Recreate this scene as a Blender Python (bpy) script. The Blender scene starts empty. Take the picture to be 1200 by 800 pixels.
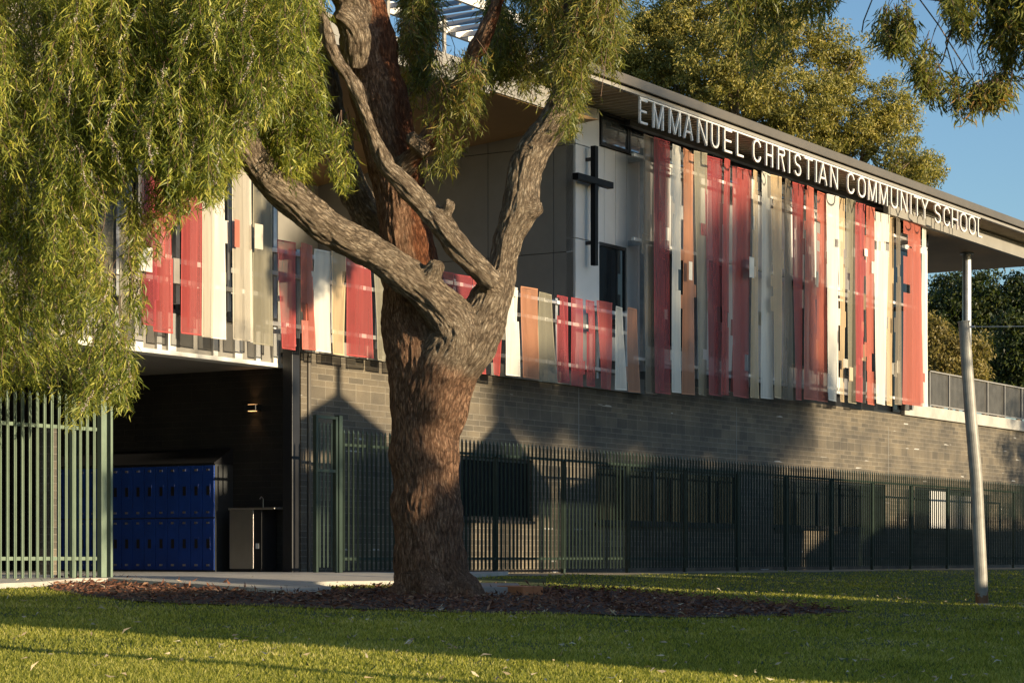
import bpy, bmesh, math, random
import numpy as np
from mathutils import Vector, noise
random.seed(7); RNG = np.random.default_rng(7)
SC = bpy.context.scene; COL = SC.collection
PI = math.pi
# ---------------------------------------------------------------- frame
# eye at the origin; the facade runs along direction d, depth behind it along n.
F = 2645.0; HX, HY = 600.0, 652.0
TH = math.atan2(.847, .532); CT, ST = math.cos(TH), math.sin(TH)
def fw(t, D, z=0.0): return (CT*t-ST*D, ST*t+CT*D, z)
def wf(x, y): return (CT*x+ST*y, -ST*x+CT*y)
def px_D(px, py, D):                      # photo pixel -> (t, D, z) on the plane at depth D
    u = (px-HX)/F; s = D/(CT-ST*u); return (s*(CT*u+ST), D, s*(HY-py)/F)
def px_t(px, t, py=652):                  # photo pixel -> (t, D, z) on a plane of constant t
    u = (px-HX)/F; s = t/(ST+CT*u); return (t, s*(CT-ST*u), s*(HY-py)/F)
def T(px, D): return px_D(px, 0, D)[0]
def pw(px, py, y):                        # photo pixel at distance y -> world
    return Vector(((px-HX)/F*y, y, (HY-py)/F*y))
def gz(x, y):
    D = -ST*x+CT*y
    return -.28-.033*min(max(18.5-D, 0), 26)
def hit(px, py, off=0.0):
    u = (px-HX)/F; k = (py-HY)/F; c = CT-ST*u
    s = (.28+.033*18.5-off)/(k+.033*c)
    if s*c > 18.5: s = (.28-off)/max(k, 1e-4)
    return Vector((u*s, s, -k*s))
# ---------------------------------------------------------------- materials
def newmat(name):
    m = bpy.data.materials.new(name); m.use_nodes = True
    nt = m.node_tree; return m, nt, nt.nodes['Principled BSDF']
def N(nt, typ, **kw):
    n = nt.nodes.new(typ)
    for k, v in kw.items():
        if k in n.inputs: n.inputs[k].default_value = v
        else: setattr(n, k, v)
    return n
def ramp(nt, fac, stops):
    r = nt.nodes.new('ShaderNodeValToRGB'); e = r.color_ramp.elements
    while len(e) < len(stops): e.new(.5)
    for el, (p, c) in zip(e, stops): el.position = p; el.color = (*c, 1)
    nt.links.new(fac, r.inputs[0]); return r.outputs[0]
def obj_co(nt, scale=(1,1,1)):
    tc = nt.nodes.new('ShaderNodeTexCoord'); mp = nt.nodes.new('ShaderNodeMapping')
    mp.inputs['Scale'].default_value = scale
    nt.links.new(tc.outputs['Object'], mp.inputs[0]); return mp.outputs[0]
def simple(name, c, rough=.6, metal=0, var=.15, sc=3.0, bump=0.0, bsc=40, spec=.5):
    m, nt, b = newmat(name)
    b.inputs['Roughness'].default_value = rough; b.inputs['Metallic'].default_value = metal
    b.inputs['Specular IOR Level'].default_value = spec
    co = obj_co(nt)
    n = N(nt, 'ShaderNodeTexNoise', Scale=sc, Detail=6.0, Roughness=.65); nt.links.new(co, n.inputs[0])
    lo = tuple(x*(1-var) for x in c); hi = tuple(min(1, x*(1+var)) for x in c)
    nt.links.new(ramp(nt, n.outputs[0], [(.3, lo), (.7, hi)]), b.inputs['Base Color'])
    if bump:
        n2 = N(nt, 'ShaderNodeTexNoise', Scale=bsc, Detail=4.0); nt.links.new(co, n2.inputs[0])
        bp = N(nt, 'ShaderNodeBump', Strength=bump, Distance=.01)
        nt.links.new(n2.outputs[0], bp.inputs['Height']); nt.links.new(bp.outputs[0], b.inputs['Normal'])
    return m
def mth(nt, op, a, b=None, c=None):
    n = nt.nodes.new('ShaderNodeMath'); n.operation = op
    for i, v in enumerate((a, b, c)):
        if v is None: continue
        if isinstance(v, (int, float)): n.inputs[i].default_value = v
        else: nt.links.new(v, n.inputs[i])
    return n.outputs[0]
def mixc(nt, f, a, b, mode='MIX'):
    n = nt.nodes.new('ShaderNodeMix'); n.data_type = 'RGBA'; n.blend_type = mode
    for s, v in ((n.inputs[0], f), (n.inputs[6], a), (n.inputs[7], b)):
        if isinstance(v, (int, float)): s.default_value = v
        elif isinstance(v, tuple): s.default_value = (*v, 1)
        else: nt.links.new(v, s)
    return n.outputs[2]
def block_mat(name, c1, c2, mort):
    m, nt, b = newmat(name); b.inputs['Roughness'].default_value = .8
    tc = nt.nodes.new('ShaderNodeTexCoord'); sp = nt.nodes.new('ShaderNodeSeparateXYZ')
    nt.links.new(tc.outputs['Object'], sp.inputs[0])
    x = mth(nt, 'ADD', sp.outputs[0], sp.outputs[1]); z = mth(nt, 'ADD', sp.outputs[2], 20.9)
    cb = nt.nodes.new('ShaderNodeCombineXYZ'); nt.links.new(x, cb.inputs[0]); nt.links.new(z, cb.inputs[1])
    bk = []
    for rh in (.095, .19):
        k = N(nt, 'ShaderNodeTexBrick', Scale=1.0)
        k.inputs['Brick Width'].default_value = .39; k.inputs['Row Height'].default_value = rh
        k.inputs['Mortar Size'].default_value = .006; k.inputs['Mortar Smooth'].default_value = .3
        k.inputs['Color1'].default_value = (*c1, 1); k.inputs['Color2'].default_value = (*c2, 1)
        k.inputs['Mortar'].default_value = (*mort, 1); k.inputs['Bias'].default_value = 0
        nt.links.new(cb.outputs[0], k.inputs['Vector']); bk.append(k)
    fr = mth(nt, 'FRACT', mth(nt, 'DIVIDE', z, .95)); msk = mth(nt, 'GREATER_THAN', fr, .8)
    col = mixc(nt, msk, bk[0].outputs[0], bk[1].outputs[0])
    n = N(nt, 'ShaderNodeTexNoise', Scale=.9, Detail=7.0, Roughness=.65); nt.links.new(tc.outputs['Object'], n.inputs[0])
    mul = ramp(nt, n.outputs[0], [(.3, (.50,.51,.54)), (.7, (1.35,1.28,1.15))])
    col = mixc(nt, 1.0, col, mul, 'MULTIPLY')
    n3 = N(nt, 'ShaderNodeTexNoise', Scale=60.0, Detail=3.0); nt.links.new(tc.outputs['Object'], n3.inputs[0])
    col = mixc(nt, 1.0, col, ramp(nt, n3.outputs[0], [(.3, (.75,.75,.75)), (.7, (1.15,1.15,1.15))]), 'MULTIPLY')
    # efflorescence: pale runs on a few bed joints
    mp = N(nt, 'ShaderNodeMapping'); mp.inputs['Scale'].default_value = (.9, .9, 5.2); nt.links.new(tc.outputs['Object'], mp.inputs[0])
    n4 = N(nt, 'ShaderNodeTexNoise', Scale=1.3, Detail=2.0); nt.links.new(mp.outputs[0], n4.inputs[0])
    bed = mth(nt, 'FRACT', mth(nt, 'DIVIDE', z, .19)); bed = mth(nt, 'LESS_THAN', bed, .14)
    eff = mth(nt, 'MULTIPLY', mth(nt, 'GREATER_THAN', n4.outputs[0], .665 if c1[0] > .1 else .9), bed)
    col = mixc(nt, mth(nt, 'MULTIPLY', eff, .75), col, (.62,.60,.55))
    nt.links.new(col, b.inputs['Base Color'])
    hgt = mixc(nt, msk, bk[0].outputs[1], bk[1].outputs[1])
    bp = N(nt, 'ShaderNodeBump', Strength=.6, Distance=.006); bp.invert = True
    nt.links.new(hgt, bp.inputs['Height']); nt.links.new(bp.outputs[0], b.inputs['Normal'])
    return m
def leaf_mat(name, stops, rough=.45, trans=.35):
    m, nt, b = newmat(name); out = nt.nodes['Material Output']
    g = nt.nodes.new('ShaderNodeNewGeometry')
    co = obj_co(nt); n = N(nt, 'ShaderNodeTexNoise', Scale=.9, Detail=3.0); nt.links.new(co, n.inputs[0])
    f = mth(nt, 'ADD', mth(nt, 'MULTIPLY', g.outputs['Random Per Island'], .6), mth(nt, 'MULTIPLY', n.outputs[0], .55))
    col = ramp(nt, f, stops); nt.links.new(col, b.inputs['Base Color'])
    b.inputs['Roughness'].default_value = rough; b.inputs['Specular IOR Level'].default_value = .45
    tr = nt.nodes.new('ShaderNodeBsdfTranslucent')
    nt.links.new(mixc(nt, 1.0, col, (1.3, 1.35, .6), 'MULTIPLY'), tr.inputs[0])
    mx = nt.nodes.new('ShaderNodeMixShader'); mx.inputs[0].default_value = trans
    nt.links.new(b.outputs[0], mx.inputs[1]); nt.links.new(tr.outputs[0], mx.inputs[2]); nt.links.new(mx.outputs[0], out.inputs[0])
    return m
def mesh_sheet_mat(name, c, hole):
    """fine perforated sheet metal: the holes are far below a pixel"""
    m, nt, b = newmat(name); out = nt.nodes['Material Output']
    co = obj_co(nt, (9, 9, .6)); n = N(nt, 'ShaderNodeTexNoise', Scale=1.2, Detail=3.0); nt.links.new(co, n.inputs[0])
    col = ramp(nt, n.outputs[0], [(.3, tuple(x*.86 for x in c)), (.7, tuple(min(1, x*1.1) for x in c))])
    nt.links.new(col, b.inputs['Base Color']); b.inputs['Roughness'].default_value = .55
    tl = nt.nodes.new('ShaderNodeBsdfTransparent')
    mx = nt.nodes.new('ShaderNodeMixShader'); mx.inputs[0].default_value = hole
    nt.links.new(b.outputs[0], mx.inputs[1]); nt.links.new(tl.outputs[0], mx.inputs[2]); nt.links.new(mx.outputs[0], out.inputs[0])
    return m
M = {}
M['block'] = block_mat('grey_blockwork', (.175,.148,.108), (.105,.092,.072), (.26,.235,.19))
M['darkblock'] = block_mat('shaded_blockwork', (.027,.025,.022), (.020,.019,.017), (.042,.039,.036))  # copy of the blockwork with the passage shade put into its colour
M['conc'] = simple('concrete', (.46,.43,.37), .85, var=.18, sc=2.5, bump=.4)
M['panel'] = simple('cement_panel', (.265,.25,.22), .7, var=.10, sc=1.6)
M['white'] = simple('pale_cladding', (.62,.62,.60), .55, var=.07, sc=1.2)
M['whitepaint'] = simple('white_paint', (.78,.76,.70), .45, var=.04)
M['crossblack'] = simple('matt_black_steel', (.006,.006,.007), .6, spec=.2)
M['dark'] = simple('black_frame', (.018,.018,.02), .4, var=.1)
M['roofm'] = simple('bronze_metal', (.135,.115,.088), .45, metal=.2, var=.12, sc=1.0)
M['gutter'] = simple('grey_gutter', (.33,.31,.28), .5, metal=.2, var=.08)
M['soffit'] = simple('timber_soffit', (.33,.20,.085), .7, var=.12, sc=1.2)
M['ribsoffit'] = simple('charcoal_ribbed_soffit', (.46,.385,.28), .6, var=.12)
M['steel'] = simple('galvanised_steel', (.40,.41,.42), .45, metal=.5, var=.22, sc=5)
M['stainless'] = simple('stainless_steel', (.6,.58,.54), .3, metal=.9, var=.08)
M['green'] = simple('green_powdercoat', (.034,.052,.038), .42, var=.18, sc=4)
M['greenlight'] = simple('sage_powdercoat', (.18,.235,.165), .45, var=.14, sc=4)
M['blue'] = simple('blue_locker_plastic', (.01,.06,.33), .4, var=.15)
M['grey'] = simple('grey_side_board', (.035,.038,.04), .6)
M['balus'] = simple('dark_balustrade_board', (.085,.08,.07), .55, var=.3, sc=3)
M['blind'] = simple('white_blind', (.8,.79,.74), .7, var=.03)
M['brickend'] = simple('orange_brick', (.42,.16,.06), .8, var=.2, sc=9)
M['sand'] = simple('pale_sand', (.42,.34,.22), .95, var=.25, sc=3)
def pole_mat():
    m, nt, b = newmat('painted_pole'); co = obj_co(nt)
    n = N(nt, 'ShaderNodeTexNoise', Scale=7.0, Detail=6.0); nt.links.new(co, n.inputs[0])
    b.inputs['Roughness'].default_value = .45
    col = ramp(nt, n.outputs[0], [(.35, (.25,.235,.20)), (.6, (.36,.34,.29))])
    sp = nt.nodes.new('ShaderNodeSeparateXYZ'); nt.links.new(co, sp.inputs[0])
    low = mth(nt, 'SUBTRACT', 1.0, mth(nt, 'MULTIPLY', sp.outputs[2], 2.6)); low = mth(nt, 'MULTIPLY', low, n.outputs[0])
    low = mth(nt, 'GREATER_THAN', low, .3)
    nt.links.new(mixc(nt, low, col, (.20,.09,.04)), b.inputs['Base Color']); return m
M['pole'] = pole_mat()
def glass_mat():
    m, nt, b = newmat('dark_window_glass')
    b.inputs['Base Color'].default_value = (.012,.015,.018,1); b.inputs['Roughness'].default_value = .05
    b.inputs['Specular IOR Level'].default_value = .3
    co = obj_co(nt); n = N(nt, 'ShaderNodeTexNoise', Scale=1.2); nt.links.new(co, n.inputs[0])
    bp = N(nt, 'ShaderNodeBump', Strength=.05, Distance=.02); nt.links.new(n.outputs[0], bp.inputs['Height']); nt.links.new(bp.outputs[0], b.inputs['Normal'])
    return m
M['glass'] = glass_mat()
M['mirror'] = simple('sky_reflecting_glazing', (.30,.34,.38), .07, metal=.75, var=.1, sc=.6)
def emit(name, c, s):
    m, nt, b = newmat(name); b.inputs['Emission Color'].default_value = (*c, 1); b.inputs['Emission Strength'].default_value = s; return m
M['lamp'] = emit('lamp_glow', (1, .5, .18), 1.6)
SH = {'red': (.33,.050,.040), 'dred': (.25,.028,.030), 'coral': (.44,.115,.070), 'cream': (.66,.63,.54),
      'tan': (.50,.37,.23), 'ochre': (.55,.40,.22), 'terra': (.40,.175,.085), 'olive': (.24,.215,.145), 'brown': (.165,.13,.085), 'beige': (.45,.395,.30)}
SM = {k: (mesh_sheet_mat('perforated_'+k, c, .18 if k in ('cream',) else .34), simple('sheet_edge_'+k, tuple(min(1, x*1.15) for x in c), .5)) for k, c in SH.items()}
def bark_mat(attr):
    m, nt, b = newmat('gum_bark'); co = obj_co(nt, (1, 1, .16)) ; co2 = obj_co(nt)
    if attr:
        at = nt.nodes.new('ShaderNodeAttribute'); at.attribute_name = 'bark_co'; co = at.outputs['Vector']
    n = N(nt, 'ShaderNodeTexNoise', Scale=52.0, Detail=12.0, Roughness=.85, Distortion=.2); nt.links.new(co, n.inputs[0])
    vo = N(nt, 'ShaderNodeTexVoronoi', Scale=40.0); vo.feature = 'DISTANCE_TO_EDGE'
    wr = mixc(nt, .06, co, n.outputs['Color'], 'ADD'); nt.links.new(wr, vo.inputs['Vector'])
    n2 = N(nt, 'ShaderNodeTexNoise', Scale=1.5, Detail=5.0, Roughness=.6); nt.links.new(co2, n2.inputs[0])
    n3 = N(nt, 'ShaderNodeTexNoise', Scale=7.0, Detail=5.0, Roughness=.6); nt.links.new(co2, n3.inputs[0])
    c1 = ramp(nt, n.outputs[0], [(.30, (.06,.042,.029)), (.5, (.34,.26,.18)), (.68, (.78,.67,.52))])
    if attr:
        aw = nt.nodes.new('ShaderNodeAttribute'); aw.attribute_name = 'warm'
        c1 = mixc(nt, aw.outputs['Fac'], c1, ramp(nt, n.outputs[0], [(.30, (.055,.028,.018)), (.5, (.32,.165,.095)), (.70, (.74,.49,.31))]))
    red = ramp(nt, n.outputs[0], [(.3, (.05,.015,.008)), (.5, (.25,.085,.035)), (.75, (.42,.22,.12))])
    f = ramp(nt, n2.outputs[0], [(.70, (0,0,0)), (.8, (.85,.85,.85))])
    if attr:
        ar = nt.nodes.new('ShaderNodeAttribute'); ar.attribute_name = 'peeled'
        f = ramp(nt, mth(nt, 'ADD', mth(nt, 'MULTIPLY', ar.outputs['Fac'], .55), mth(nt, 'MULTIPLY', n2.outputs[0], .6)), [(.66, (0,0,0)), (.78, (.9,.9,.9))])
    col = mixc(nt, f, c1, red)
    col = mixc(nt, 1.0, col, ramp(nt, n3.outputs[0], [(.3, (.62,.58,.55)), (.7, (1.25,1.25,1.22))]), 'MULTIPLY')
    crack = ramp(nt, vo.outputs['Distance'], [(.0, (.32,.28,.26)), (.10, (1,1,1))])
    nt.links.new(mixc(nt, .45, col, crack, 'MULTIPLY'), b.inputs['Base Color']); b.inputs['Roughness'].default_value = .9
    b.inputs['Specular IOR Level'].default_value = .2
    h = mth(nt, 'ADD', n.outputs[0], mth(nt, 'MULTIPLY', mth(nt, 'MINIMUM', vo.outputs['Distance'], .12), 4.0))
    bp = N(nt, 'ShaderNodeBump', Strength=1.0, Distance=.035); nt.links.new(h, bp.inputs['Height']); nt.links.new(bp.outputs[0], b.inputs['Normal'])
    return m
M['gumbark'] = bark_mat(True)
M['bark'] = bark_mat(False)
M['twig'] = simple('twig_bark', (.14,.085,.055), .85, var=.3, sc=12)
M['leafA'] = leaf_mat('willow_leaf', [(.12, (.028,.045,.010)), (.4, (.10,.135,.022)), (.66, (.27,.295,.045)), (.88, (.58,.53,.10)), (1.0, (.52,.32,.14))])
M['leafB'] = leaf_mat('gum_leaf', [(.15, (.045,.06,.014)), (.5, (.15,.17,.035)), (.8, (.30,.275,.055)), (.97, (.42,.20,.07))])
M['leafC'] = leaf_mat('far_gum_leaf', [(.2, (.05,.055,.014)), (.5, (.20,.20,.045)), (.85, (.50,.41,.11))], .55)
M['leafD'] = leaf_mat('dark_leaf', [(.2, (.012,.022,.008)), (.6, (.035,.055,.014)), (.97, (.13,.14,.025))], .5)
M['leafE'] = leaf_mat('golden_shrub_leaf', [(.2, (.10,.09,.025)), (.6, (.25,.20,.06)), (.95, (.40,.30,.10))], .55)
M['pod'] = simple('seed_capsule', (.50,.43,.36), .7, var=.25, sc=30)
M['chip'] = leaf_mat('bark_chips', [(.2, (.04,.018,.011)), (.55, (.14,.052,.028)), (.85, (.27,.125,.065)), (.99, (.48,.34,.22))], .85, 0.0)
M['litter'] = leaf_mat('dry_leaf', [(.2, (.30,.22,.13)), (.6, (.52,.42,.28)), (.95, (.70,.62,.48))], .7, .1)
M['grass'] = leaf_mat('lawn_blades', [(.2, (.10,.125,.018)), (.5, (.28,.29,.045)), (.8, (.50,.46,.09)), (.98, (.68,.58,.30))], .6, .5)
def lawn_mat():
    m, nt, b = newmat('lawn_soil'); co = obj_co(nt)
    n = N(nt, 'ShaderNodeTexNoise', Scale=1.1, Detail=8.0, Roughness=.7); nt.links.new(co, n.inputs[0])
    n2 = N(nt, 'ShaderNodeTexNoise', Scale=45.0, Detail=4.0); nt.links.new(co, n2.inputs[0])
    a = ramp(nt, n.outputs[0], [(.35, (.045,.075,.012)), (.6, (.085,.11,.022)), (.75, (.16,.14,.05))])
    c = mixc(nt, 1.0, a, ramp(nt, n2.outputs[0], [(.3, (.5,.5,.5)), (.7, (1.3,1.3,1.2))]), 'MULTIPLY')
    # bare sandy margin by the fence: a band at local depth 18.0-19.6
    sp = nt.nodes.new('ShaderNodeSeparateXYZ'); nt.links.new(co, sp.inputs[0])
    dd = mth(nt, 'ADD', mth(nt, 'MULTIPLY', sp.outputs[0], -ST), mth(nt, 'MULTIPLY', sp.outputs[1], CT))
    dd = mth(nt, 'ADD', dd, mth(nt, 'MULTIPLY', n.outputs[0], 1.6))
    f = mth(nt, 'GREATER_THAN', dd, 19.1)
    nt.links.new(mixc(nt, f, c, mixc(nt, n2.outputs[0], (.20,.15,.09), (.46,.38,.25))), b.inputs['Base Color'])
    b.inputs['Roughness'].default_value = .95
    bp = N(nt, 'ShaderNodeBump', Strength=.8, Distance=.03); nt.links.new(n2.outputs[0], bp.inputs['Height']); nt.links.new(bp.outputs[0], b.inputs['Normal'])
    return m
M['lawn'] = lawn_mat()
M['mulch'] = simple('mulch_soil', (.035,.020,.014), .95, var=.4, sc=9, bump=.8, bsc=30)
# ---------------------------------------------------------------- object helpers
ORG = {}
def tag(o, label=None, cat=None, group=None, kind=None):
    if label: o['label'] = label
    if cat: o['category'] = cat
    if group: o['group'] = group
    if kind: o['kind'] = kind
    return o
def root(name, org, label, cat, frame='F', group=None):
    o = bpy.data.objects.new(name, None); COL.objects.link(o); o.empty_display_size = .3
    ORG[o.name] = (org, frame)
    if frame == 'F': o.location = fw(*org); o.rotation_euler = (0, 0, TH)
    else: o.location = org
    return tag(o, label, cat, group)
class MB:
    def __init__(s): s.v = []; s.f = []; s.m = []; s.cur = 0
    def poly(s, pts):
        b = len(s.v); s.v += [tuple(p) for p in pts]; s.f.append(tuple(range(b, b+len(pts)))); s.m.append(s.cur); return s
    def hexa(s, q):                       # 8 points: bottom 4 ccw, top 4 ccw
        b = len(s.v); s.v += [tuple(p) for p in q]
        for f in ((3,2,1,0),(4,5,6,7),(0,1,5,4),(1,2,6,5),(2,3,7,6),(3,0,4,7)):
            s.f.append(tuple(b+i for i in f)); s.m.append(s.cur)
        return s
    def box(s, a0, a1, b0, b1, c0, c1):
        return s.hexa([(a0,b0,c0),(a1,b0,c0),(a1,b1,c0),(a0,b1,c0),(a0,b0,c1),(a1,b0,c1),(a1,b1,c1),(a0,b1,c1)])
    def tube(s, pts, rad, k=10, cap=True):
        pts = [Vector(p) for p in pts]; rings = []; b = len(s.v)
        ref = Vector((0, 0, 1))
        prev = None
        for i, p in enumerate(pts):
            d = (pts[min(i+1, len(pts)-1)]-pts[max(i-1, 0)]).normalized()
            if prev is None:
                a = d.cross(Vector((.3, 1, .1))).normalized()
            else: a = (prev-d*prev.dot(d)).normalized()
            prev = a; c = d.cross(a)
            r = rad[i] if hasattr(rad, '__len__') else rad
            s.v += [tuple(p+(a*math.cos(2*PI*j/k)+c*math.sin(2*PI*j/k))*r) for j in range(k)]
        for i in range(len(pts)-1):
            for j in range(k):
                s.f.append((b+i*k+j, b+i*k+(j+1)%k, b+(i+1)*k+(j+1)%k, b+(i+1)*k+j)); s.m.append(s.cur)
        if cap:
            s.f.append(tuple(b+k-1-j for j in range(k))); s.m.append(s.cur)
            e = b+(len(pts)-1)*k; s.f.append(tuple(e+j for j in range(k))); s.m.append(s.cur)
        return s
    def build(s, name, mats, parent=None, org=None, frame=None, smooth=False, bevel=0):
        if parent is not None: o_, fr = ORG[parent.name]
        else: o_, fr = org or (0, 0, 0), frame or 'F'
        me = bpy.data.meshes.new(name)
        me.from_pydata([(x-o_[0], y-o_[1], z-o_[2]) for x, y, z in s.v], [], s.f)
        for mt in (mats if isinstance(mats, (list, tuple)) else [mats]): me.materials.append(mt)
        me.polygons.foreach_set('material_index', s.m)
        if smooth: me.polygons.foreach_set('use_smooth', [True]*len(me.polygons))
        me.update()
        o = bpy.data.objects.new(name, me); COL.objects.link(o)
        if parent is not None: o.parent = parent; ORG[o.name] = ORG[parent.name]
        else:
            ORG[o.name] = (o_, fr)
            if fr == 'F': o.location = fw(*o_); o.rotation_euler = (0, 0, TH)
            else: o.location = o_
        if bevel:
            b = o.modifiers.new('bevel', 'BEVEL'); b.width = bevel; b.segments = 2; b.limit_method = 'ANGLE'
        return o
def np_mesh(name, V, Fc, mat, parent=None, org=(0,0,0), smooth=False):
    """V (n,3) float, Fc (m,k) int"""
    if parent is not None: org = ORG[parent.name][0]
    V = V-np.array(org, dtype=float); me = bpy.data.meshes.new(name); k = Fc.shape[1]
    me.vertices.add(len(V)); me.vertices.foreach_set('co', V.astype(np.float32).ravel())
    me.loops.add(Fc.size); me.loops.foreach_set('vertex_index', Fc.astype(np.int32).ravel())
    me.polygons.add(len(Fc)); me.polygons.foreach_set('loop_start', np.arange(0, Fc.size, k, dtype=np.int32))
    if smooth: me.polygons.foreach_set('use_smooth', np.ones(len(Fc), dtype=bool))
    me.update(calc_edges=True); me.validate(); me.materials.append(mat)
    o = bpy.data.objects.new(name, me); COL.objects.link(o)
    if parent is not None: o.parent = parent; ORG[o.name] = ORG[parent.name]
    else: o.location = org; ORG[o.name] = (org, 'W')
    return o
def unit(a): return a/np.maximum(np.linalg.norm(a, axis=1, keepdims=True), 1e-9)
def leaves(C, Dr, L, W, bend=.25):
    """narrow bent leaves: base, two sides, tip"""
    n = len(C); R = unit(RNG.normal(size=(n, 3))); S = unit(np.cross(Dr, R)); U = np.cross(S, Dr)
    L = L[:, None]; W = W[:, None]
    mid = C+Dr*L*.45+U*L*bend*.35; tip = C+Dr*L-U*L*bend*.25
    V = np.stack([C, mid-S*W*.5, tip, mid+S*W*.5], 1).reshape(-1, 3)
    i = np.arange(n)[:, None]*4; Fc = np.concatenate([i+0, i+1, i+2, i+3], 1); return V, Fc
def inpoly(X, Y, poly):
    r = np.zeros(len(X), bool); j = len(poly)-1
    for i in range(len(poly)):
        xi, yi = poly[i]; xj, yj = poly[j]
        c = ((yi > Y) != (yj > Y)) & (X < (xj-xi)*(Y-yi)/((yj-yi) or 1e-9)+xi); r ^= c; j = i
    return r
# ---------------------------------------------------------------- camera, sun, sky
cam = bpy.data.cameras.new('camera'); co = bpy.data.objects.new('camera', cam); COL.objects.link(co)
co.location = (0, 0, 0); co.rotation_euler = (PI/2, 0, 0)
cam.sensor_width = 36; cam.sensor_fit = 'HORIZONTAL'; cam.lens = F/1200*36
cam.shift_x = 0; cam.shift_y = (HY-400)/1200; cam.clip_end = 3000; cam.clip_start = .1
SC.camera = co
EL = math.radians(9.5)
SAZ = (.843, -.538)
sun = bpy.data.lights.new('sun', 'SUN'); so = bpy.data.objects.new('sun', sun); COL.objects.link(so)
sdir = Vector((SAZ[0]*math.cos(EL), SAZ[1]*math.cos(EL), math.sin(EL))).normalized()
so.rotation_euler = sdir.to_track_quat('Z', 'Y').to_euler(); so.location = (20, -10, 20)
sun.energy = 5.0; sun.angle = math.radians(.55); sun.color = (1, .82, .56)
w = bpy.data.worlds.new('World'); SC.world = w; w.use_nodes = True; nt = w.node_tree
sk = nt.nodes.new('ShaderNodeTexSky'); sk.sky_type = 'NISHITA'; sk.sun_disc = False
sk.sun_elevation = EL; sk.sun_rotation = math.atan2(SAZ[0], SAZ[1]); sk.air_density = 1.0; sk.dust_density = .5; sk.ozone_density = 3.0
nt.links.new(sk.outputs[0], nt.nodes['Background'].inputs[0]); nt.nodes['Background'].inputs[1].default_value = .13
SC.view_settings.view_transform = 'Standard'; SC.view_settings.look = 'None'; SC.view_settings.exposure = .65; SC.view_settings.gamma = 1
SC.cycles.max_bounces = 8; SC.cycles.transparent_max_bounces = 16
# ---------------------------------------------------------------- ground
def ground():
    xs = np.unique(np.concatenate([np.linspace(-600, 600, 25), np.linspace(-40, 60, 101)]))
    ys = np.unique(np.concatenate([np.linspace(-300, 1500, 37), np.linspace(-20, 80, 201)]))
    X, Y = np.meshgrid(xs, ys); Dd = -ST*X+CT*Y
    Z = -.28-.033*np.clip(18.5-Dd, 0, 26)
    near = (Dd < 16.5)&(Dd > 1)&(np.abs(X) < 30)
    Z = Z+np.where(near, .002*np.sin(X*1.7+Y*.6)+.002*np.sin(Y*1.3-X*.5)-.003, 0)
    V = np.stack([X.ravel(), Y.ravel(), Z.ravel()], 1); nx = len(xs); i, j = np.meshgrid(np.arange(nx-1), np.arange(len(ys)-1))
    a = (j*nx+i).ravel(); Fc = np.stack([a, a+1, a+nx+1, a+nx], 1)
    o = np_mesh('ground', V, Fc, M['lawn'], smooth=True); tag(o, 'mown green lawn rising gently to the fence', kind='structure')
ground()
def px_of(x, y, z=0): return HX+F*x/y, HY-F*z/y
MULCH = [(55,681),(100,678),(180,684),(330,693),(400,690),(455,688),(560,683),(640,688),(740,693),(840,702),(930,709),(1005,716),(930,721),(800,723),(700,719),(560,718),(420,713),(300,709),(180,705),(100,698),(60,690)]
SLAB = [(-70,686),(-20,684),(50,681),(90,677),(127,677),(335,690.5),(388,687),(356,681.5),(400,680.5),(470,680)]
def ground_px(xs, ys):
    D = -ST*xs+CT*ys; z = -.28-.033*np.clip(18.5-D, 0, 26); return HX+F*xs/ys, HY-F*z/ys, z, D
def flat_poly(name, P, off, mat, thick=.0, extra=None, **kw):
    pts = [hit(x, y, off) for x, y in P]
    if extra: pts += extra
    mb = MB(); mb.poly(pts)
    if thick:
        n = len(pts)
        for i in range(n):
            a, b = pts[i], pts[(i+1)%n]
            mb.poly([a, (a[0], a[1], a[2]-thick), (b[0], b[1], b[2]-thick), b])
    o = mb.build(name, mat, org=(0,0,0), frame='W'); return tag(o, **kw)
def dens(P, k=6):
    out = []
    for i in range(len(P)):
        a, b = P[i], P[(i+1)%len(P)]
        for j in range(k):
            f = j/k; out.append((a[0]+(b[0]-a[0])*f+random.uniform(-2, 2), a[1]+(b[1]-a[1])*f+random.uniform(-.35, .35)))
    return out
flat_poly('mulch_bed', dens(MULCH), .012, M['mulch'], kind='structure', label='dark bark mulch bed round the foot of the big tree')
p2 = [Vector(fw(t, D, -.23)) for t, D in ((33.0, 18.5), (32.0, 19.0), (31.0, 19.0), (26.95, 19.4), (26.95, 31), (10, 31), (10, 17.2))]
p2 = [Vector(fw(t, D, -.225)) for t, D in ((29.5, 18.6), (26.95, 19.0), (26.95, 31), (8, 31), (8, 18.6))]
flat_poly('concrete_path', SLAB, .055, M['conc'], .2, extra=p2, kind='structure', label='pale concrete path and passage floor before the lockers')
a, b = hit(530, 682, .10), hit(607, 682.8, .10); c_, d_ = hit(611, 687, .10), hit(530, 688, .10)
mb = MB(); mb.hexa([(*q[:2], q[2]-.16) for q in (d_, c_, b, a)]+[tuple(q) for q in (d_, c_, b, a)])
e = hit(612, 684, .10)
o = mb.build('concrete_step', M['panel'], org=(a[0], a[1], a[2]-.1), frame='W', bevel=.008); tag(o, 'low concrete step right behind the tree trunk', 'step')
mb = MB(); q0, q1 = hit(612.5, 687, .11), hit(637, 686.6, .11)
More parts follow.
